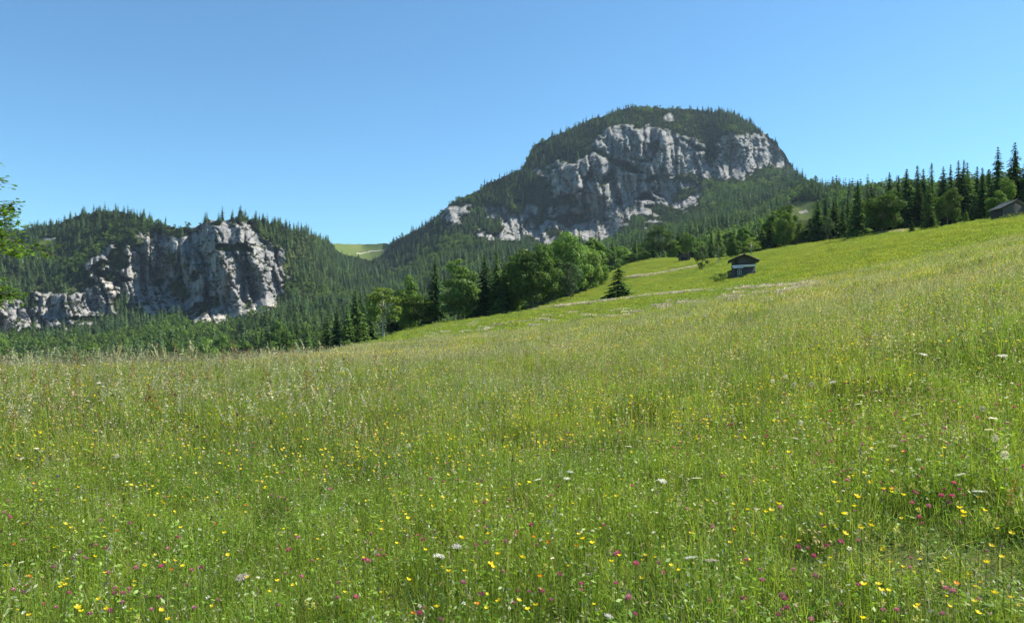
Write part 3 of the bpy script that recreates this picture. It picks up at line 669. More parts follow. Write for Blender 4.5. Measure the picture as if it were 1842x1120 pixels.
# forest on the hills, too many trees to count
def build_forest():
    px, X, Y, Z, k, turf, scr, PX, ROW = FAR
    rng = np.random.default_rng(5)
    P = np.stack([X, Y, Z], 2); a = P[1:, :-1] - P[:-1, :-1]; b = P[:-1, 1:] - P[:-1, :-1]
    area = np.linalg.norm(np.cross(a, b), axis=2); rk = k[:-1, :-1]; op = (turf + scr)[:-1, :-1]
    slope = np.abs(np.cross(a, b)[:, :, 2]) / np.maximum(area, 1e-6)
    hz = area * slope                                             # plan area
    up = np.zeros(PX.shape, bool); rowstep = np.maximum(np.abs(ROW[:, 1:] - ROW[:, :-1]).mean(1), .3)
    for i_ in range(PX.shape[0]):
        for fr in (.2, .4, .6, .85):
            j_ = np.minimum(np.arange(PX.shape[1]) + np.maximum(1, fr * 13 * FX / Y[i_] / rowstep[i_]).astype(int), PX.shape[1] - 1)
            up[i_] |= (k[i_][j_] > .5) | (turf[i_][j_] > .5)
        for fr in (1.05, 1.3, 1.6):
            j_ = np.minimum(np.arange(PX.shape[1]) + np.maximum(1, fr * 13 * FX / Y[i_] / rowstep[i_]).astype(int), PX.shape[1] - 1)
            up[i_] |= (turf[i_][j_] > .5) & (Y[i_] < 1000)
    up = up[:-1, :-1]
    vis = (PX[:-1, :-1] > -250) & (PX[:-1, :-1] < 2100)
    def pick(w, n):
        c = np.cumsum(w.ravel()); r = rng.uniform(0, c[-1], n); f = np.searchsorted(c, r); i, j = np.unravel_index(f, w.shape)
        u, v = rng.random((2, n, 1)); return (P[i, j] + a[i, j] * u + b[i, j] * v), i, j
    dens = np.where((rk < .35) & (op < .1) & vis & (Y[:-1, :-1] > 420), area * (.25 + .75 * slope) * (1 + 1.3 * sst(16, 3, ROW[:-1, :-1] - ROW[:-1, -1:])) * np.where(up, .07, 1) * (.25 + .75 * sst(.36, .56, fbm(X[:-1, :-1] * .012, Y[:-1, :-1] * .012, 77, 3))), 0)
    nt = int(min(60000, dens.sum() / 42)); print('forest trees', nt)
    pts, i, j = pick(dens, nt)
    dec = fbm(pts[:, 0] * .008, pts[:, 1] * .008, 3, 3) + rng.normal(0, .06, nt) - .04 * sst(20, 200, pts[:, 2]) + .05 * sst(1080, 900, pts[:, 1])
    isb = dec > .53
    pr = [proto('far_spruce', m) for m in []]
    for s in range(5):
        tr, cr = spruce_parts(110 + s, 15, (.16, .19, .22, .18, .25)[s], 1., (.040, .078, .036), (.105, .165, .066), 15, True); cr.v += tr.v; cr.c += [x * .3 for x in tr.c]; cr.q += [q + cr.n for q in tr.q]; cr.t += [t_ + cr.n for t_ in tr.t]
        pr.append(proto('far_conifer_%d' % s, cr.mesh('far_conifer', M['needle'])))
    for s in range(4):
        tr, cr = broad_parts(130 + s, 12, (.32, .38, .28, .42)[s], .03, 14, 34, .62, (.06, .12, .028), (.13, .205, .05), .8, low=True)
        pr.append(proto('far_leafy_%d' % s, cr.mesh('far_leafy', M['leaf'])))
    idx = np.where(isb, rng.integers(5, 9, nt), rng.integers(0, 5, nt))
    sc = (.5 + .9 * rng.random(nt) ** 1.6) * np.where(isb, .95, 1.0) * (1 - .08 * sst(250, 420, pts[:, 2]))
    s3 = np.stack([sc, sc, sc * rng.uniform(.85, 1.25, nt)], 1); pts[:, 2] -= .4
    left = pts[:, 0] / pts[:, 1] < (655 - CX) / FX
    for nm, m, lab in (('hill_forest', left, 'mixed spruce and beech forest covering the left hill and valley'), ('mountain_forest', ~left, 'spruce forest covering the slopes and top of the domed mountain')):
        scatter(nm, [p.copy() for p in pr], pts[m], rng.uniform(0, 6.28, m.sum()), s3[m], idx[m], label=lab, cat='forest')
    # dwarf pine and bushes on ledges and between the trees
    w = np.where(vis & (op < .1) & (Y[:-1, :-1] > 800), area * np.where(rk > .5, .06, np.where(Z[:-1, :-1] > 150, .5, .18)), 0)
    nb = int(min(45000, w.sum() / 9)); pts, i, j = pick(w, nb)
    keep = (k[i, j] < .5) | (fbm(pts[:, 0] * .03, pts[:, 2] * .05, 6, 3) > .5); pts = pts[keep]; nb = len(pts)
    pr = []
    for s in range(3):
        tr, cr = broad_parts(150 + s, 4, .75, 0, 8, 26, 1.9, (.030, .055, .018), (.055, .085, .026), .3, low=True)
        pr.append(proto('dwarf_pine_%d' % s, cr.mesh('dwarf_pine', M['leaf'])))
    sc = rng.uniform(.5, 1.2, nb)
    scatter('ledge_scrub', pr, pts, rng.uniform(0, 6.28, nb), sc, rng.integers(0, 3, nb), label='dark dwarf pine scrub on the ledges and slopes of the mountains', cat='scrub')
build_forest()

# ------------------------------------------------------------------ huts
def quad_prism(mb, p, q, t, col=(1, 1, 1)):
    """plate between four corners p (list), thickened by vector t"""
    p = [np.array(a, float) for a in p]; t = np.array(t, float)
    v = p + [a + t for a in p]; mb.add(v, [[3, 2, 1, 0], [4, 5, 6, 7], [0, 1, 5, 4], [1, 2, 6, 5], [2, 3, 7, 6], [3, 0, 4, 7]], None, col)
def shingle_roof(mb, x_e, z_e, x_r, z_r, y0, y1, rows, rng, wcol=.55):
    """courses of shingles from eave (x_e,z_e) to ridge (x_r,z_r)"""
    dx, dz = (x_r - x_e) / rows, (z_r - z_e) / rows; L = math.hypot(dx, dz); n = np.array([-dz, 0, dx]) / L * (1 if dx > 0 else -1)
    for r in range(rows):
        y = y0
        while y < y1 - .02:
            w = min(rng.uniform(.5, 1.3) * wcol, y1 - y); j = rng.uniform(-.03, .03); th = rng.uniform(.03, .05)
            ax, az = x_e + dx * r - dx * .25 + j * dx, z_e + dz * r - dz * .25 + j * dz; bx, bz = x_e + dx * (r + 1), z_e + dz * (r + 1)
            o = n * .045
            a, b = np.array([ax, y, az]) + o, np.array([bx, y, bz]); y2 = y + w - .012
            quad_prism(mb, [a, b, b + [0, y2 - y, 0], a + [0, y2 - y, 0]], None, n * th); y += w
def hut_main():
    p = hit(1338, 500); x, y, z = p; s = 1.0
    t = link('hut', None, None, (x, y, z), rad(-15), None, 'weathered two storey wooden hut with a pale board across its front, on the open slope', 'hut')
    rng = random.Random(4); W2, D = 2.0, 4.2            # half width, depth
    H1, H2, HR = 1.95, 3.35, 4.15
    # lower wall: upright boards, each with its own edge
    def boards(w, x0, x1, z0, z1, yf, step=.2, depth=.04):
        xx = x0
        while xx < x1 - .01:
            e = min(xx + step * rng.uniform(.8, 1.2), x1); box(w, xx + .006, e - .006, yf - rng.uniform(.01, depth), yf + .06, z0 + rng.uniform(-.02, .0), z1); xx = e
    low = MB(); boards(low, -W2 + .02, -1.32, -1.2, H1, 0); boards(low, -.24, W2 - .02, -1.0, H1, 0)
    boards(low, -1.32, -.24, 1.78, H1, 0)
    for sx in (-1, 1):
        for k in range(18): box(low, sx * (W2 - .02) - .03, sx * (W2 - .02) + .03 + rng.uniform(0, .02), .08 + k * .225, .08 + (k + 1) * .225 - .012, -1.6, H1)
    boards(low, -W2 + .02, W2 - .02, -1.2, H1, D)
    box(low, -W2 + .06, W2 - .06, .08, .11, -1.2, H1 - .03)  # hidden backing added to stop light through the board gaps
    low.obj('lower_wall', M['old_wood'], t)
    up = MB(); k = 0; zz = H1 + .55
    while zz < H2 + .02: box(up, -W2, W2, .0 - rng.uniform(.005, .03), .07, zz + .006, zz + .19); zz += .2
    while zz < HR - .05:
        hw = W2 * (HR - zz - .1) / (HR - H2) * .98
        if hw > .1: box(up, -hw, hw, 0 - rng.uniform(.005, .03), .07, zz + .006, zz + .19)
        zz += .2
    for sx in (-1, 1):
        for k in range(9): box(up, sx * W2 - .04, sx * W2 + .03 + rng.uniform(0, .02), .08, D, H1 + .2 + k * .155, H1 + .2 + (k + 1) * .155 - .01)
    box(up, -W2, W2, D - .04, D + .04, H1, H2)
    box(up, -W2 + .06, W2 - .06, .09, .12, H1 + .1, H2 - .02)  # unseen inner sheet added against light leaking between boards
    for y_ in (.09, D - .03): quad_prism(up, [(-W2 + .08, y_, H2), (W2 - .08, y_, H2), (.02, y_, HR - .1), (-.02, y_, HR - .1)], None, (0, .03, 0))
    up.obj('upper_wall', M['old_wood_h'], t)
    m = MB(); box(m, -W2 - .04, W2 + .04, -.16, -.1, H1 + .22, H1 + .68); box(m, -W2, W2, -.1, .3, H1 + .19, H1 + .218)  # dark band across the front below the upper boards
    m.obj('dark_band', M['dark_wood'], t)
    m = MB(); v = [(-W2 - .05, -.22, H1 + .03), (W2 + .05, -.22, H1 + .08), (W2 + .05, -.17, H1 + .52), (-W2 - .05, -.17, H1 + .36)]
    quad_prism(m, v, None, (0, .05, 0)); m.obj('pale_fascia_board', M['pale_board'], t)  # board painted very pale to look sunlit
    m = MB(); quad_prism(m, [(-W2 + .1, -.75, H1 - .22), (-.1, -.75, H1 - .16), (-.1, -.24, H1 + .20), (-W2 + .1, -.24, H1 + .12)], None, (0, 0, .03)); m.obj('sun_catching_board', M['pale_board'], t)  # slanted pale board added to catch sun on the front
    rf = MB(); OV = .62
    for sx in (-1, 1):
        xe, ze = sx * (W2 + OV), H2 - .22; shingle_roof(rf, xe, ze, 0, HR + .12, -.75, D + .5, 8, rng)
        quad_prism(rf, [(xe, -.72, ze - .06), (0, -.72, HR + .04), (0, D + .45, HR + .04), (xe, D + .45, ze - .06)], None, (0, 0, .05))
    rfo = rf.obj('roof', M['dark_shingle'], t)
    m = MB(); box(m, -.12, .12, -.8, D + .55, HR + .18, HR + .25); m.obj('ridge_board', M['shingle'], rfo)
    m = MB()
    for sx in (-1, 1): quad_prism(m, [(sx * (W2 + OV), -.82, H2 - .52), (0, -.82, HR - .12), (0, -.82, HR + .2), (sx * (W2 + OV), -.82, H2 - .16)], None, (0, .05, 0))
    m.obj('barge_board', M['dark_wood'], rfo)
    m = MB()
    for sx in (-1, 1):
        for zb in (H2 - .25,): box(m, sx * W2 - .08, sx * W2 + .08, -.7, 0, zb - .08, zb + .08)
    box(m, -.09, .09, -.7, .0, HR - .22, HR - .04); m.obj('purlin', M['dark_wood'], rfo)
    d = MB()
    for k in range(4): box(d, -1.12 + k * .19, -1.12 + (k + 1) * .19 - .012, -.03, .04, -.95, 1.72)
    do = d.obj('door', M['green_paint'], t)
    m = MB(); box(m, -1.2, -1.12, -.07, .05, -1.0, 1.78); box(m, -.36, -.26, -.07, .05, -1.0, 1.78); box(m, -1.2, -.26, -.07, .05, 1.72, 1.8); m.obj('door_frame', M['old_wood_h'], do)
    m = MB(); box(m, -1.0, -.46, -.05, -.035, .8, 1.5); m.obj('window_pane', M['glass'], do)
    m = MB(); box(m, -.755, -.705, -.07, -.05, .8, 1.5); box(m, -1.02, -.44, -.07, -.05, 1.12, 1.17); box(m, -1.05, -1.0, -.07, -.03, .76, 1.54); box(m, -.46, -.41, -.07, -.03, .76, 1.54); box(m, -1.0, -.46, -.07, -.03, .76, .8); box(m, -1.0, -.46, -.07, -.03, 1.5, 1.54)
    m.obj('window_frame', M['pale_board'], do)
    m = MB(); box(m, -.5, -.44, -.08, -.03, .3, .42); m.obj('door_handle', M['dark_wood'], do)
    m = MB(); box(m, -1.5, -1.0, -.03, .0, 2.62, 3.2); m.obj('loft_hatch', M['dark_wood'], t)
    # lean-to on the left
    m = MB()
    for k in range(4): box(m, -2.75 + k * .17, -2.6 + k * .17, .1, .16, -1.9, 1.25 + .06 * k)
    box(m, -2.78, -2.72, .16, 1.8, -1.9, 1.2); quad_prism(m, [(-2.85, 0, 1.22), (-2.04, 0, 1.5), (-2.04, 1.9, 1.5), (-2.85, 1.9, 1.22)], None, (0, 0, .06))
    m.obj('lean_to_shed', M['dark_wood'], t)
    return p
hut_main()
def hut_side(name, px, row, rz, hw, L, he, hr, lab, door=False, roofmat='shingle', ov=.3):
    p = hit(px, row); x, y, z = p; rng = random.Random(int(px))
    t = link(name, None, None, (x, y, z), rz, None, lab, 'hut')
    # local: gable wall on y=0 facing -y, centred on x=0; the building runs back along +y
    w = MB(); zz = -.9
    while zz < hr - .08:
        a = hw if zz < he - .1 else hw * (hr - zz - .1) / (hr - he)
        if a > .1:
            if door and .25 < zz + .1 < he - .35: box(w, -a, -hw * .55, -rng.uniform(0, .03), .08, zz + .008, zz + .192); box(w, hw * .55, a, -rng.uniform(0, .03), .08, zz + .008, zz + .192)
            else: box(w, -a, a, -rng.uniform(0, .03), .08, zz + .008, zz + .192)
        zz += .2
    for y_ in (.10, L - .04):  # unseen gable backing added to keep sun out of the gaps
        quad_prism(w, [(-hw + .06, y_, he - .12), (hw - .06, y_, he - .12), (.02, y_, hr - .14), (-.02, y_, hr - .14)], None, (0, .03, 0))
    if not door: box(w, -hw + .1, hw - .1, .10, .14, -.9, he - .13)  # backing sheet blocks light behind the lower gable boards
    w.obj('gable_wall', M['old_wood_h'], t)
    sw = MB()
    for sx in (-1, 1):
        k = 0.09
        while k < L: e = min(k + rng.uniform(.16, .24), L); box(sw, sx * (hw - .04) - .04, sx * (hw - .04) + .04 + rng.uniform(-.02, .02), k, e - .012, -1.6, he); k = e
    box(sw, -hw + .1, hw - .1, L - .08, L, -1, he); sw.obj('side_wall', M['dark_wood'], t)
    rf = MB()
    for sx in (-1, 1):
        sl_ = (hr - he) / hw; xe, ze = sx * (hw + ov), he - ov * sl_; shingle_roof(rf, xe, ze, 0, hr, -ov, L + ov, 9, rng, .4)
        quad_prism(rf, [(xe, -ov + .02, ze - .05), (0, -ov + .02, hr - .05), (0, L + ov - .02, hr - .05), (xe, L + ov - .02, ze - .05)], None, (0, 0, .05))
    ro = rf.obj('roof', M[roofmat], t)
    m = MB(); box(m, -.1, .1, -ov - .02, L + ov + .02, hr + .06, hr + .12); m.obj('ridge_board', M[roofmat], ro)
    m = MB()
    for sx in (-1, 1): quad_prism(m, [(sx * (hw + ov), -ov - .04, he - ov * sl_ - .12), (0, -ov - .04, hr - .1), (0, -ov - .04, hr + .05), (sx * (hw + ov), -ov - .04, he - ov * sl_ + .04)], None, (0, .03, 0))
    m.obj('barge_board', M['dark_wood'], ro)
    if door:
        m = MB(); box(m, -hw * .55, hw * .55, .3, .36, .1, he - .3); m.obj('shade_panel', M['dark_wood'], t)  # dark sheet stands in for the shade inside the open front
hut_side('barn', 1827, 392, rad(-2), 2.15, 3.6, 1.95, 3.15, 'grey boarded barn with a bleached shingle roof, cut by the right frame edge')
hut_side('field_hut', 1231, 470, rad(-14), 2.15, 3.2, 1.9, 2.95, 'tiny dark hay hut with an open front far up on the meadow', True, 'dark_shingle', .5)

# ------------------------------------------------------------------ shrubs and small things by the huts
def shrub(px, row, size, n, lab, col=(.05, .1, .02), tip=(.12, .19, .06), rs=1):
    p = hit(px, row)
    if p is None: return
    tr, cr = broad_parts(200 + rs, 4, .6, 0, 12, n, .55, col, tip, .4)
    r = link('shrub', None, None, (p[0], p[1], p[2] - .1), rs, size / 4, lab, 'shrub')
    link('stem', tr.mesh('stem', M['bark']), r); link('foliage', cr.mesh('foliage', M['leaf']), r)
shrub(1283, 512, 1.5, 60, 'pale low shrub at the lower end of the bushes beside the hut', rs=1)
shrub(1292, 508, 1.9, 60, 'middle one of the low bushes beside the hut', rs=2)
shrub(1302, 503, 1.6, 60, 'small bush touching the lean-to of the hut', (.03, .07, .02), (.07, .12, .03), rs=3)
shrub(1206, 521, .8, 50, 'small dark tuft on the slope below the far hut', (.03, .07, .02), (.05, .1, .02), rs=4)
shrub(1296, 470, 1.3, 50, 'dark bush at the foot of the thin young tree', (.03, .07, .02), (.06, .1, .02), rs=5)
shrub(1726, 402, 1.3, 60, 'dark low bush beside the tiny young spruce near the barn', (.03, .06, .02), (.05, .08, .02), rs=6)

# ------------------------------------------------------------------ maple reaching in from the left
def near_tree():
    rng = np.random.default_rng(77); X0, Y0 = -17.8, 20.5; z0 = float(Zm(X0, Y0)); tr, cr = MB(), MB()
    trunk = [(0, 0, -.5), (.1, 0, 2), (0, .1, 4), (.1, 0, 7.8)]; tube(tr, trunk, [.3, .24, .17, .05], 9)
    G = np.array([.15, .27, .03]); leafpos, leafn, leafc, leafs = [], [], [], []
    for b in range(92):
        zb = rng.uniform(2.4, 7.2); az = rng.uniform(-2.0, 1.2) if b % 3 else rng.uniform(0, 6.28); L = rng.uniform(2.6, 3.9) * math.sqrt(max(.08, 1 - ((zb - 4.0) / 3.7) ** 2)) * (1 if zb > 1.6 else .9)
        d = np.array([math.cos(az), math.sin(az), 0]); pts = [np.array([0, 0, zb]) + d * L * s + np.array([0, 0, L * (.35 * s - .42 * s * s)]) for s in np.linspace(0, 1, 6)]
        tube(tr, [tuple(p) for p in pts], [.05 * (1 - .85 * s) for s in np.linspace(0, 1, 6)], 4)
        for tw in range(20):
            s = rng.uniform(.3, 1.); i = min(int(s * 5), 4); f = s * 5 - i; p = pts[i] * (1 - f) + pts[i + 1] * f
            a2 = az + rng.normal(0, .9); tl = rng.uniform(.3, .8); td = np.array([math.cos(a2), math.sin(a2), rng.uniform(-.35, .25)]); e = p + td * tl
            tube(tr, [tuple(p), tuple((p + e) / 2 + [0, 0, .04]), tuple(e)], [.01, .007, .003], 3)
            nl = int(rng.integers(9, 17))
            sp = rng.uniform(.3, 1.08, nl)[:, None]
            q = p + td * tl * sp + rng.normal(0, .09, (nl, 3)); leafpos.append(q); leafn.append(np.tile([0.1, -.15, 1.], (nl, 1)) + rng.normal(0, .3, (nl, 3)))
            leafc.append(G[None] * rng.uniform(.65, 1.35) * rng.uniform(.8, 1.2, (nl, 1))); leafs.append(rng.uniform(.05, .095, nl))
    q = np.concatenate(leafpos); nr = np.concatenate(leafn); c = np.concatenate(leafc); s = np.concatenate(leafs); n = len(q)
    nr /= np.linalg.norm(nr, axis=1)[:, None]; a = np.cross(nr, rng.normal(0, 1, (n, 3))); a /= np.linalg.norm(a, axis=1)[:, None]; b = np.cross(nr, a)
    # pointed compound outline: tip, lobes, base
    sh = [(1.15, 0), (.45, .35), (.55, .85), (0, .45), (-.55, .6), (-.75, 0), (-.55, -.6), (0, -.45), (.55, -.85), (.45, -.35)]
    v = np.stack([q + (a * u + b * w) * s[:, None] + nr * (-.18 * abs(w)) * s[:, None] for u, w in sh], 1); m = len(sh)
    t = np.concatenate([np.arange(n)[:, None] * m + np.array([[5, i, i + 1]]) for i in (0, 1, 2, 3)] + [np.arange(n)[:, None] * m + np.array([[5, i, (i + 1) % m]]) for i in (6, 7, 8, 9)])
    cr.add(v.reshape(-1, 3), None, t, np.repeat(c, m, 0))
    r = link('maple_tree', None, None, (X0, Y0, z0), 0, None, 'near leafy tree whose bright green branches reach in at the left edge', 'tree')
    link('trunk', tr.mesh('trunk', M['bark'], True), r); link('crown', cr.mesh('crown', M['leaf']), r)
near_tree()

# ------------------------------------------------------------------ the hay meadow
GA = np.array([.15, .24, .026]); GB = np.array([.29, .335, .06]); DRY = np.array([.28, .26, .10]); PALE = np.array([.45, .43, .32]); PINK = np.array([.32, .24, .18])
def tuft(seed, r, n, l0, l1, w, dry=.06, broad=0, heads=0, seg=3, hs=1., pale=PALE, mat='grass'):
    rng = np.random.default_rng(seed); mb = MB()
    def disc(n): a = rng.uniform(0, 6.283, n); q = r * np.sqrt(rng.random(n)); return np.stack([q * np.cos(a), q * np.sin(a), np.full(n, -.02)], 1)
    f = rng.random((n, 1)); c = GA * (1 - f) + GB * f; c = np.where(rng.random((n, 1)) < dry, DRY * rng.uniform(.7, 1.2, (n, 1)), c) * rng.uniform(.65, 1.45, (n, 1))
    blades(mb, rng, disc(n), rng.uniform(l0, l1, n), w * rng.uniform(.6, 1.4, n), np.abs(rng.normal(.26, .26, n)).clip(0, .68), c, seg)
    if broad:                                                        # herb leaves low in the sward
        c = disc(broad); c[:, 2] = rng.uniform(.1, l1 * .75, broad); k = (GA * 1.1) * rng.uniform(.7, 1.5, (broad, 1))
        cards(mb, c, np.tile([0, 0, .8], (broad, 1)), rng.uniform(.007, .019, broad) * hs, rng, k, .45)
    if heads:                                                        # flowering stalks with feathery heads
        ln = rng.uniform(l1 * .95, l1 * 1.6, heads); c = np.where(rng.random((heads, 1)) < .55, pale, PINK) * rng.uniform(.75, 1.2, (heads, 1))
        lean = np.abs(rng.normal(.08, .12, heads)).clip(0, .4); az = rng.uniform(0, 6.28, heads); org = disc(heads)
        tip = blades(mb, rng, org, ln, np.full(heads, w * .35), lean, c * .55 + GA * .6, seg, .5, az)
        for j in range(5):
            t_ = .74 + .27 * j / 5; p = org + (tip - org) * t_ + rng.normal(0, .006 * hs, (heads, 3))
            cards(mb, p, rng.normal(0, 1, (heads, 3)) * [1, 1, .2], rng.uniform(.005, .012, heads) * hs * (1.2 - .5 * abs(j - 2) / 2), rng, c, .4)
    return mb.mesh('tuft', M[mat])
def spread(rng, Y0, Y1, per, margin=1.12, side=7.):
    """random points on the meadow between two depths, some metres wider than the view on either side"""
    H = 921 / FX * margin; w = H * Y1 + side; n = int(2 * w * (Y1 - Y0) * per)
    X = rng.uniform(-w, w, n); Y = rng.uniform(Y0, Y1, n); m = np.abs(X) < H * np.maximum(Y, 0) + side
    return X[m], Y[m]
def meadow_ok(X, Y):
    px = CX + FX * X / np.maximum(Y, .5)                            # keep tall grass on the meadow, not down the wooded slope
    lim = np.interp(px, [-900, 0, 300, 480, 600, 690, 800, 921, 1000, 1113, 1220, 1338, 1450, 1600, 1842, 2700], [34, 36, 42, 56, 120, 198, 205, 200, 250, 345, 335, 262, 240, 205, 165, 160])
    return Y < lim
def grow(name, protos, Y0, Y1, per, s0, s1, rng, prob=None, hcap=None, **k):
    X, Y = spread(rng, Y0, Y1, per); m = meadow_ok(X, Y)
    if prob is not None: m &= rng.random(len(X)) < prob(X, Y)
    X, Y = X[m], Y[m]; n = len(X)
    sc = rng.uniform(s0, s1, n); hh = .78 + .5 * fbm(X * .5, Y * .5, 4, 2)
    hh = hh * np.interp(Y, [0, 55, 90, 200], [1, 1, .6, .42])
    s3 = np.stack([sc, sc, sc * hh], 1)
    tl = rng.normal(0, .07, (n, 2))
    # trodden hollow at the lower right
    d = np.hypot((X - 2.35) / .55, (Y - 3.75) / .7); s3[:, 2] *= .45 + .55 * sst(.6, 1.5, d); tl += (sst(1.4, .5, d) * .5)[:, None] * np.array([[-.4, .9]])
    return scatter(name, protos, np.stack([X, Y, Zm(X, Y)], 1), rng.uniform(0, 6.28, n), s3, rng.integers(0, len(protos), n), tl, **k)
rg = np.random.default_rng(9)
near = [proto('near_tuft_%d' % i, tuft(300 + i, .16, 90, .12, .35, .0042, (.05, .1, .04, .08, .05, .14)[i], (26, 60, 14, 80, 30, 20)[i], (1, 2, 0, 3, 1, 4)[i])) for i in range(6)]
grow('grass', near, -4, 9, 34, .8, 1.25, rg, label='fresh green meadow grass and herbs close to the camera', cat='grass')
mid = [proto('mid_tuft_%d' % i, tuft(320 + i, .34, 130, .2, .5, .009, .08, (30, 60, 20, 40)[i], (5, 8, 2, 12)[i], 2, 1.5)) for i in range(4)]
grow('grass', mid, 8.5, 30, 8, .85, 1.25, rg, label='flowering hay grass in the middle of the meadow', cat='grass')
far = [proto('far_tuft_%d' % i, tuft(340 + i, .95, 300, .18, .42, .023, .10, 0, (8, 16, 2)[i], 2, 3.)) for i in range(3)]
grow('grass', far, 29, 80, 1.5, .85, 1.3, rg, label='olive green hay grass on the rising meadow', cat='grass')
vfar = [proto('distant_tuft_%d' % i, tuft(360 + i, 2.2, 760, .10, .34, .046, .08, 0, (3, 10, 0)[i], 2, 5., mat='hay')) for i in range(3)]
grow('grass', vfar, 78, 345, .3, .85, 1.3, rg, label='short yellow green grass on the upper meadow', cat='grass')

def stalk(seed, h, kind, hs=1.):
    rng = np.random.default_rng(seed); mb = MB(); n = 1; a = rng.uniform(0, 6.28); lean = rng.uniform(.02, .22)
    c0 = np.array([[.20, .22, .07]]); tip = blades(mb, rng, np.array([[0, 0, 0.]]), np.array([h]), np.array([.005 * hs]), np.array([lean]), c0, 5, .8, np.array([a]))[0]
    blades(mb, rng, np.array([[0, 0, 0.]]), np.array([h]), np.array([.005 * hs]), np.array([lean]), c0, 5, .8, np.array([a]))
    col = {'pale': PALE * 1.15, 'pink': PINK * 1.2, 'rust': np.array([.30, .10, .045]), 'brown': np.array([.13, .075, .045])}[kind]
    m = {'pale': 26, 'pink': 30, 'rust': 34, 'brown': 12}[kind]; L = {'pale': .17, 'pink': .2, 'rust': .24, 'brown': .035}[kind]; sp = {'pale': .010, 'pink': .028, 'rust': .022, 'brown': .006}[kind]
    t = rng.random(m); d = tip / np.linalg.norm(tip)
    p = tip - d * (t * L)[:, None] * 1.0 + rng.normal(0, 1, (m, 3)) * (sp * (.35 + t))[:, None] * [1, 1, .6]
    up = np.tile(d, (m, 1)); side = rng.normal(0, 1, (m, 3)); nr = np.cross(up, side)
    cards(mb, p, nr, rng.uniform(.007, .013, m) * hs, rng, col * rng.uniform(.7, 1.25, (m, 1)), .5)
    return mb.mesh('stalk', M['grass'])
st = [proto('seed_stalk_%d' % i, stalk(400 + i, (.72, .64, .8, .6, .68, .52, .45, .75)[i], ('pale', 'pale', 'pale', 'pink', 'pink', 'brown', 'brown', 'rust')[i], 1.1)) for i in range(8)]
def rand_stalks():
    X, Y = spread(rg, -2, 14, 3.5); a = meadow_ok(X, Y); X1, Y1 = X[a], Y[a]
    X, Y = spread(rg, 14, 34, 2.2); a = meadow_ok(X, Y); X = np.concatenate([X1, X[a]]); Y = np.concatenate([Y1, Y[a]]); n = len(X)
    idx = rg.choice(8, n, p=[.14, .12, .12, .14, .14, .15, .15, .04])
    s = rg.uniform(.6, 1.15, n) * np.interp(Y, [0, 5, 14, 34], [.62, .72, 1., 1.05])
    wv = np.interp(Y, [0, 8, 34], [1, 1.0, 1.4])
    scatter('seed_grass', st, np.stack([X, Y, Zm(X, Y)], 1), rg.uniform(0, 6.28, n), np.stack([s * wv, s * wv, s], 1), idx, label='pale and rusty seed heads standing above the meadow', cat='grass')
rand_stalks()
def crest_stalks():
    n = 560; Y = rg.uniform(9, 25, n); X = (rg.uniform(-60, 720, n) - CX) / FX * Y; s = rg.uniform(1.0, 1.5, n) * np.interp(Y, [9, 25], [.95, 1.1])
    scatter('tall_seed_grass', st, np.stack([X, Y, Zm(X, Y)], 1), rg.uniform(0, 6.28, n), np.stack([s * 1.25, s * 1.25, s], 1), rg.choice(8, n, p=[.25, .2, .2, .1, .08, .05, .05, .07]), label='tall seeding grass standing up against the dark forest at the left crest', cat='grass')
crest_stalks()
pt = [proto('pale_tuft_%d' % i, tuft(380 + i, .9, 40, .15, .3, .03, .3, 0, 220, 2, 8., np.array([.72, .70, .64]), 'flower')) for i in range(2)]
def pale_strip(paths):
    P = []
    for pts, n, sp in paths:
        for i in range(n):
            t = rg.random() * (len(pts) - 1); k = int(t); f = t - k; px = pts[k][0] * (1 - f) + pts[k + 1][0] * f; row = pts[k][1] * (1 - f) + pts[k + 1][1] * f + rg.normal(0, sp)
            h = hit(px, row)
            if h: P.append(h)
    P = np.array(P); n = len(P)
    scatter('pale_seed_grass', pt, P, rg.uniform(0, 6.28, n), rg.uniform(.6, 1.1, n), rg.integers(0, 2, n), label='pale bands of seeding grass running across the slope', cat='grass')
pale_strip([([(960, 557), (1040, 549), (1110, 541), (1200, 531), (1275, 525)], 700, .6), ([(1275, 525), (1380, 519), (1480, 516)], 50, 1.5), ([(1125, 500), (1180, 494), (1255, 480)], 800, .9), ([(1360, 449), (1440, 437), (1560, 421)], 600, .6), ([(1560, 421), (1640, 414), (1740, 398)], 160, .8),
            ([(760, 600), (900, 583), (1100, 566), (1250, 548), (1450, 524)], 110, 4.5)])

# ------------------------------------------------------------------ flowers
YEL = np.array([.80, .60, .015]); MAG = np.array([.36, .09, .20]); WHT = np.array([.75, .74, .68]); STEM = np.array([.09, .16, .03])
def head_butter(s=1., col=YEL):
    mb = MB(); v = [(0, 0, 0)]; t = []
    for k in range(5):
        a = 2 * math.pi * k / 5
        for da, r, z in ((-.55, .010, .006), (-.3, .0145, .010), (.3, .0145, .010), (.55, .010, .006)): v.append((r * math.cos(a + da), r * math.sin(a + da), z))
        b = 1 + 4 * k; t += [[0, b, b + 1], [0, b + 1, b + 2], [0, b + 2, b + 3]]
    mb.add(np.array(v) * s, None, t, col); mb.add(np.array([(.003 * math.cos(a), .003 * math.sin(a), .003) for a in (0, 1.26, 2.5, 3.8, 5)] + [(0, 0, .008)]) * s, None, [[0, 1, 5], [1, 2, 5], [2, 3, 5], [3, 4, 5], [4, 0, 5]], col * .7)
    return mb
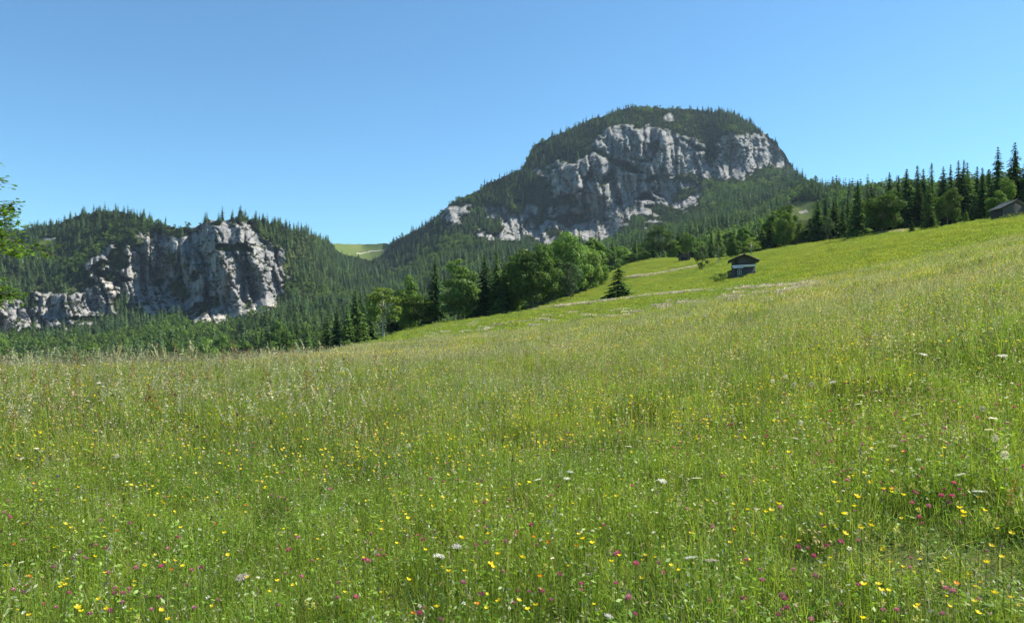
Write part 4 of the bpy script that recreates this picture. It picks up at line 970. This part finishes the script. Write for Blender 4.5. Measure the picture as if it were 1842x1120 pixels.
def head_ball(seed, r, h, n, size, col, lo=.75, hi=1.3, top=None):
    rng = np.random.default_rng(seed); mb = MB(); u = rng.normal(0, 1, (n, 3)); u /= np.linalg.norm(u, axis=1)[:, None]; u[:, 2] = np.abs(u[:, 2] + .25)
    c = u * [r, r, h] * .75; k = np.array(col) * rng.uniform(lo, hi, (n, 1))
    if top is not None: k = k * (1 - u[:, 2:3]) + np.array(top) * u[:, 2:3]
    # florets: spikes that point outwards
    sd_ = np.cross(u, rng.normal(0, 1, (n, 3))); sd_ /= np.linalg.norm(sd_, axis=1)[:, None]
    v = np.stack([c - sd_ * size * .4, c + sd_ * size * .4, c + u * size * 1.5 + sd_ * size * .3, c + u * size * 1.5 - sd_ * size * .3], 1).reshape(-1, 3)
    mb.add(v, np.arange(n)[:, None] * 4 + np.arange(4), None, np.repeat(k, 4, 0)); return mb
def head_umbel(seed, r, col, n=11):
    rng = np.random.default_rng(seed); mb = MB()
    for i in range(n):
        a = 2.4 * i; q = r * math.sqrt((i + .3) / n); c = np.array([q * math.cos(a), q * math.sin(a), .02 - q * q * 3])
        tube(mb, [(0, 0, -.04), tuple(c)], [.0012, .001], 3, STEM, False)
        m = 16; p = c + np.stack([*(rng.normal(0, .0095, (2, m))), rng.normal(.002, .002, m)], 1)
        cards(mb, p, np.tile([0, 0, 1.5], (m, 1)), rng.uniform(.003, .0055, m), rng, np.array(col) * rng.uniform(.75, 1.1, (m, 1)), .9)
    return mb
def head_clock(seed, r=.022):
    rng = np.random.default_rng(seed); mb = MB(); n = 150; u = rng.normal(0, 1, (n, 3)); u /= np.linalg.norm(u, axis=1)[:, None]
    cards(mb, u * r, u, np.full(n, .0032), rng, np.tile([.62, .61, .56], (n, 1)), .8)
    sd_ = np.cross(u, rng.normal(0, 1, (n, 3))); sd_ /= np.linalg.norm(sd_, axis=1)[:, None]; c = u * r
    mb.add(np.stack([u * .003, u * .003 + sd_ * .0004, c + sd_ * .0004, c], 1).reshape(-1, 3), np.arange(n)[:, None] * 4 + np.arange(4), None, np.tile([.5, .5, .45], (4 * n, 1)))
    mb.add(np.array([(.004, 0, 0), (-.002, .0035, 0), (-.002, -.0035, 0), (0, 0, .005), (0, 0, -.005)]), None, [[0, 1, 3], [1, 2, 3], [2, 0, 3], [1, 0, 4], [2, 1, 4], [0, 2, 4]], (.2, .15, .08)); return mb
def stem_mesh(h, seed):
    rng = np.random.default_rng(seed); mb = MB(); b = rng.uniform(-.03, .03, 2)
    tube(mb, [(-b[0], -b[1], -h), (-b[0] * .4, -b[1] * .4, -h * .55), (0, 0, 0)], [.0014, .0012, .0009], 4, STEM, False)
    for k in range(3):
        z = -h * rng.uniform(.3, .8); cards(mb, np.array([[rng.uniform(-.02, .02), rng.uniform(-.02, .02), z]]), np.array([[0, 0, 1.]]), np.array([.018]), rng, STEM[None], .35)
    return mb.mesh('stem', M['grass'])
STEMS = {h: stem_mesh(h, int(h * 100)) for h in (.25, .35, .45, .6)}
BUTTER = [head_butter(1.).mesh('flower_head', M['flower']), head_butter(1.25).mesh('flower_head', M['flower'])]
CLOVER = [head_ball(i, .011, .013, 90, .0042, MAG, .6, 1.3, (.55, .22, .38) if i % 2 else (.50, .10, .26)).mesh('flower_head', M['flower']) for i in range(4)]
UMBEL = [head_umbel(20 + i, r, WHT if i != 2 else (.62, .50, .50)).mesh('flower_head', M['flower']) for i, r in enumerate((.028, .034, .042))]
CLOCK = [head_clock(30).mesh('seed_head', M['flower'])]
ORANGE = [head_butter(1.1, np.array([.75, .22, .01])).mesh('flower_head', M['flower'])]
BLUE = [head_ball(41, .012, .013, 70, .005, (.06, .06, .22)).mesh('flower_head', M['flower'])]
rf_ = random.Random(12)
def where(px, row):
    v = 'at the bottom edge' if row > 1010 else 'in the lower meadow' if row > 880 else 'in the middle of the meadow' if row > 740 else 'high on the meadow'
    return v + ', ' + ['far left', 'left', 'left of centre', 'centre', 'right of centre', 'right', 'far right'][min(6, max(0, int(px / 1842 * 7)))]
def flower(name, heads, px, row, h, label, cat, group=None, hn='flower_head', sc=1., tilt=.35, kh=None):
    p = hit(px, row, h)
    if p is None or p[1] > 60: return
    if group: label = label + ', ' + where(px, row)
    sc *= min(1.05, .30 + .7 * p[1] / 3.3)
    t = link(name, None, None, (p[0], p[1], p[2] + h), rf_.uniform(0, 6.28), sc, label, cat, group)
    link('stem', STEMS[min(STEMS, key=lambda q: abs(q - h / sc))], t)
    ho = link(hn, heads[kh if kh is not None else rf_.randrange(len(heads))], t); ho.rotation_euler = (rf_.uniform(-tilt, tilt) + .25, rf_.uniform(-tilt, tilt), 0)
BUT = [(74, 865), (153, 900), (94, 949), (117, 943), (129, 949), (115, 992), (100, 984), (261, 1018), (112, 1049), (118, 1052), (139, 1093), (146, 1100), (303, 1114), (404, 959), (393, 971), (409, 998), (314, 1009), (374, 895), (304, 893), (330, 894), (236, 873), (269, 880), (253, 873), (261, 871), (267, 927), (277, 927), (370, 860), (456, 852), (325, 949), (12, 1017), (52, 1107),
 (728, 889), (710, 891), (758, 892), (796, 895), (702, 879), (861, 880), (859, 871), (934, 871), (952, 868), (877, 889), (856, 903), (865, 909), (780, 910), (725, 920), (730, 925), (734, 932), (728, 955), (833, 969), (829, 967), (876, 900), (882, 926), (958, 929), (879, 960), (895, 997), (885, 1019), (883, 1015), (765, 989), (939, 1003), (786, 1092), (898, 1081), (949, 1096), (964, 1089), (807, 1028), (734, 1043), (1049, 969), (1065, 977), (1041, 961), (1090, 892), (1109, 893),
 (1500, 868), (1541, 893), (1547, 895), (1590, 880), (1604, 885), (1604, 880), (1568, 868), (1555, 851), (1538, 852), (1537, 911), (1387, 918), (1402, 907), (1486, 948), (1506, 947), (1550, 951), (1549, 945), (1519, 960), (1567, 946), (1520, 925), (1585, 1062), (1598, 1062), (1553, 1052), (1590, 988), (1410, 966), (1553, 1112), (1783, 982), (1803, 1002), (1746, 1033), (1775, 1012), (1755, 1055), (1789, 1067), (1819, 1075), (1754, 1082), (1758, 1102), (1732, 922), (1734, 929), (1726, 914), (1770, 918), (1820, 959), (1795, 951)]
for q in BUT: flower('buttercup', BUTTER, q[0], q[1], rf_.uniform(.36, .48), 'glossy yellow buttercup', 'flower', 'yellow buttercups in the near grass', sc=rf_.uniform(.7, .95))
while len(BUT) < 295:
    q = (rf_.uniform(-10, 1850), 700 + 400 * rf_.random() ** .8); BUT.append(q)
    flower('buttercup', BUTTER, q[0], q[1], rf_.uniform(.36, .48), 'glossy yellow buttercup', 'flower', 'yellow buttercups in the near grass', sc=rf_.uniform(.5, .75))
CLO = [(144, 994), (133, 1005), (190, 987), (95, 1020), (41, 972), (195, 1031), (207, 1058), (221, 1067), (206, 1067), (232, 1059), (244, 1022), (289, 1020), (361, 1022), (124, 1067), (162, 1105), (301, 987), (297, 895), (195, 910), (103, 882), (287, 1075), (272, 1097), (199, 1099), (183, 936), (235, 941), (17, 929), (8, 922),
 (834, 1049), (865, 1070), (792, 1114), (755, 1104), (973, 1060), (975, 1064), (1045, 1051), (1006, 1034), (1108, 1050), (1097, 1109), (1131, 1075), (1107, 999), (1112, 996), (1144, 1015), (956, 945), (929, 957), (873, 949), (911, 975), (875, 976), (784, 957), (761, 972), (824, 864), (863, 865), (798, 866), (776, 862), (871, 905), (932, 917), (927, 964),
 (1487, 982), (1512, 976), (1436, 985), (1463, 1001), (1407, 1071), (1412, 1077), (1415, 1095), (1399, 1106), (1467, 1037), (1458, 1115), (1589, 1098), (1703, 1059), (1715, 1065), (1694, 893), (1712, 893), (1707, 905), (1670, 911), (503, 895), (512, 897), (535, 968), (520, 990), (655, 1008), (662, 1010), (640, 1075), (595, 880), (508, 850), (425, 801), (292, 800), (292, 807)]
def clovers():
    for i, q in enumerate(CLO): flower('red_clover', CLOVER, q[0], q[1], rf_.uniform(.30, .40), 'magenta red clover head', 'flower', 'red clover heads in the near grass', sc=rf_.uniform(.75, 1.05))
    for i in range(150): flower('red_clover', CLOVER, rf_.uniform(0, 1842), 760 + 350 * rf_.random(), rf_.uniform(.28, .38), 'magenta red clover head', 'flower', 'red clover heads in the near grass', sc=rf_.uniform(.5, .85))
clovers()
UMB = [(243, 645, 2), (65, 808, 0), (40, 826, 1), (437, 1040, 2), (1130, 805, 1), (968, 865, 1), (1025, 851, 0), (1019, 863, 0), (1190, 867, 1), (1253, 863, 1), (788, 1003, 1), (822, 985, 0), (1242, 1007, 1), (1280, 1012, 2), (1549, 713, 1), (1545, 729, 1), (1607, 805, 1), (1430, 791, 1), (1648, 748, 0), (1730, 857, 1), (1761, 888, 1), (1785, 755, 1), (1780, 776, 0), (1803, 643, 1),
       (175, 676, 0), (150, 658, 0), (120, 683, 1), (178, 690, 0), (158, 722, 0), (435, 710, 0), (1092, 1112, 0), (1500, 690, 0), (1660, 640, 0)]
ZW = ['far left', 'left', 'middle', 'right', 'far right']
for i, (x, r, kx) in enumerate(UMB):
    flower('umbel_flower', UMBEL, x, r, .52 if r > 700 else .7, 'flat %s umbel flower' % ('pinkish' if kx == 2 else 'white'), 'flower', 'pinkish umbels' if kx == 2 else 'white umbels', sc=.62 if r > 700 else .9, tilt=.15, kh=kx)
CLK = [(868, 772), (735, 801), (210, 820), (1413, 677), (1390, 685), (1428, 692), (1460, 691), (1807, 817), (1790, 788), (1768, 735), (1440, 760)]
for x, r in CLK: flower('dandelion_clock', CLOCK, x, r, .45, 'round white dandelion seed head', 'flower', 'dandelion clocks', 'seed_head', sc=.95 if r > 700 else 1.15, tilt=.1)
for x, r in [(28, 979), (211, 955), (389, 942), (51, 1037), (443, 909), (988, 975), (1037, 982), (960, 966), (972, 1037), (858, 1087), (744, 1104), (1720, 1050), (310, 1025), (60, 870)]:
    flower('hawkweed', ORANGE, x, r, .35, 'small deep orange hawkweed', 'flower', 'orange hawkweeds', sc=.85)
flower('bugle_flower', BLUE, 104, 858, .3, 'single dark blue violet flower head at the left', 'flower', sc=1.3)
# the flowers beyond those, as masses
def mass(name, heads, pick_, Y0, Y1, per, h0, h1, s0, s1, label, far_grow=1.6, clump=.5):
    X, Y = spread(rg, Y0 - 3 if Y0 < 3 else Y0, Y1, per); m = meadow_ok(X, Y) & (rg.random(len(X)) < sst(clump - .12, clump + .12, fbm(X * .35, Y * .35, len(name), 3))) & (Y < 75)
    m &= rg.random(len(X)) < np.interp(Y, [0, 25, 75], [1, .8, .12]); X, Y = X[m], Y[m]; n = len(X); s = rg.uniform(s0, s1, n) * np.interp(Y, [0, 9, 30, 75], [1, 1, far_grow, far_grow * 1.5]); z = Zm(X, Y) + rg.uniform(h0, h1, n)
    scatter(name, [proto(name + '_%d' % i, me) for i, me in enumerate(heads)], np.stack([X, Y, z], 1), rg.uniform(0, 6.28, n), s, rg.integers(0, len(heads), n), rg.normal(.15, .3, (n, 2)), label=label, cat='flowers')
mass('buttercup_flowers', BUTTER, None, 5, 75, 21, .32, .5, .65, .95, 'countless small yellow buttercups dotting the meadow', 1.7, .47)
mass('clover_flowers', CLOVER, None, 4, 22, 9, .26, .42, .6, 1.0, 'many small red clover heads farther out in the meadow', 1.3, .52)
mass('brown_seed_buttons', [head_ball(51, .006, .011, 30, .003, (.09, .05, .035)).mesh('button', M['flower'])], None, 2.6, 16, 12, .3, .46, .8, 1.3, 'small dark brown plantain heads among the grass', 1.4, .45)
mass('yellow_rattle', [head_ball(52 + i, .009, .026, 26, .006, (.50, .50, .16), .7, 1.2).mesh('rattle', M['flower']) for i in range(2)], None, 2.4, 16, 12, .18, .34, .7, 1.2, 'pale yellow rattle flowers low in the near grass', 1.4, .5)
mass('white_flowers', [head_ball(55, .008, .006, 30, .005, (.72, .70, .64)).mesh('white_bloom', M['flower'])], None, 3, 75, 5., .3, .55, .45, .95, 'tiny white blooms sprinkled through the meadow', 1.8, .45)

# ------------------------------------------------------------------ gravel road glimpsed between the trees
def road():
    mb = MB(); pts = [(1478, 426), (1510, 418), (1540, 408)]
    P = []
    for px, row in pts:
        Y = 238 + (px - 1478) * .05; X = (px - CX) / FX * Y; P.append((X, Y, ground(px, Y)))
    v = []
    for X, Y, z in P:
        for dy in (-2.5, 2.5): v.append((X, Y + dy, float(Zm(X, Y + dy)) + .35))
    mb.add(v, [[0, 2, 3, 1], [2, 4, 5, 3]]); mb.obj('gravel_road', M['gravel'], kind='structure', label='pale gravel road seen between the belt trees')
road()

# ------------------------------------------------------------------ haze
if HAZE > 0:
    m = bpy.data.materials.new('air'); m.use_nodes = True; nt = m.node_tree; nt.nodes.clear(); out = nt.nodes.new('ShaderNodeOutputMaterial'); pv = nt.nodes.new('ShaderNodeVolumePrincipled')
    pv.inputs['Color'].default_value = (.62, .80, 1, 1); pv.inputs['Density'].default_value = HAZE; pv.inputs['Anisotropy'].default_value = .2; nt.links.new(pv.outputs[0], out.inputs['Volume'])
    mb = MB(); box(mb, -4200, 6200, -520, 4200, -120, 640); o = mb.obj('haze', m, kind='stuff', label='thin blue summer haze in the valley')
print('objects', len(bpy.data.objects), 'tris', sum(len(o.data.loops) - 2 * len(o.data.polygons) for o in S.objects if o.type == 'MESH'))
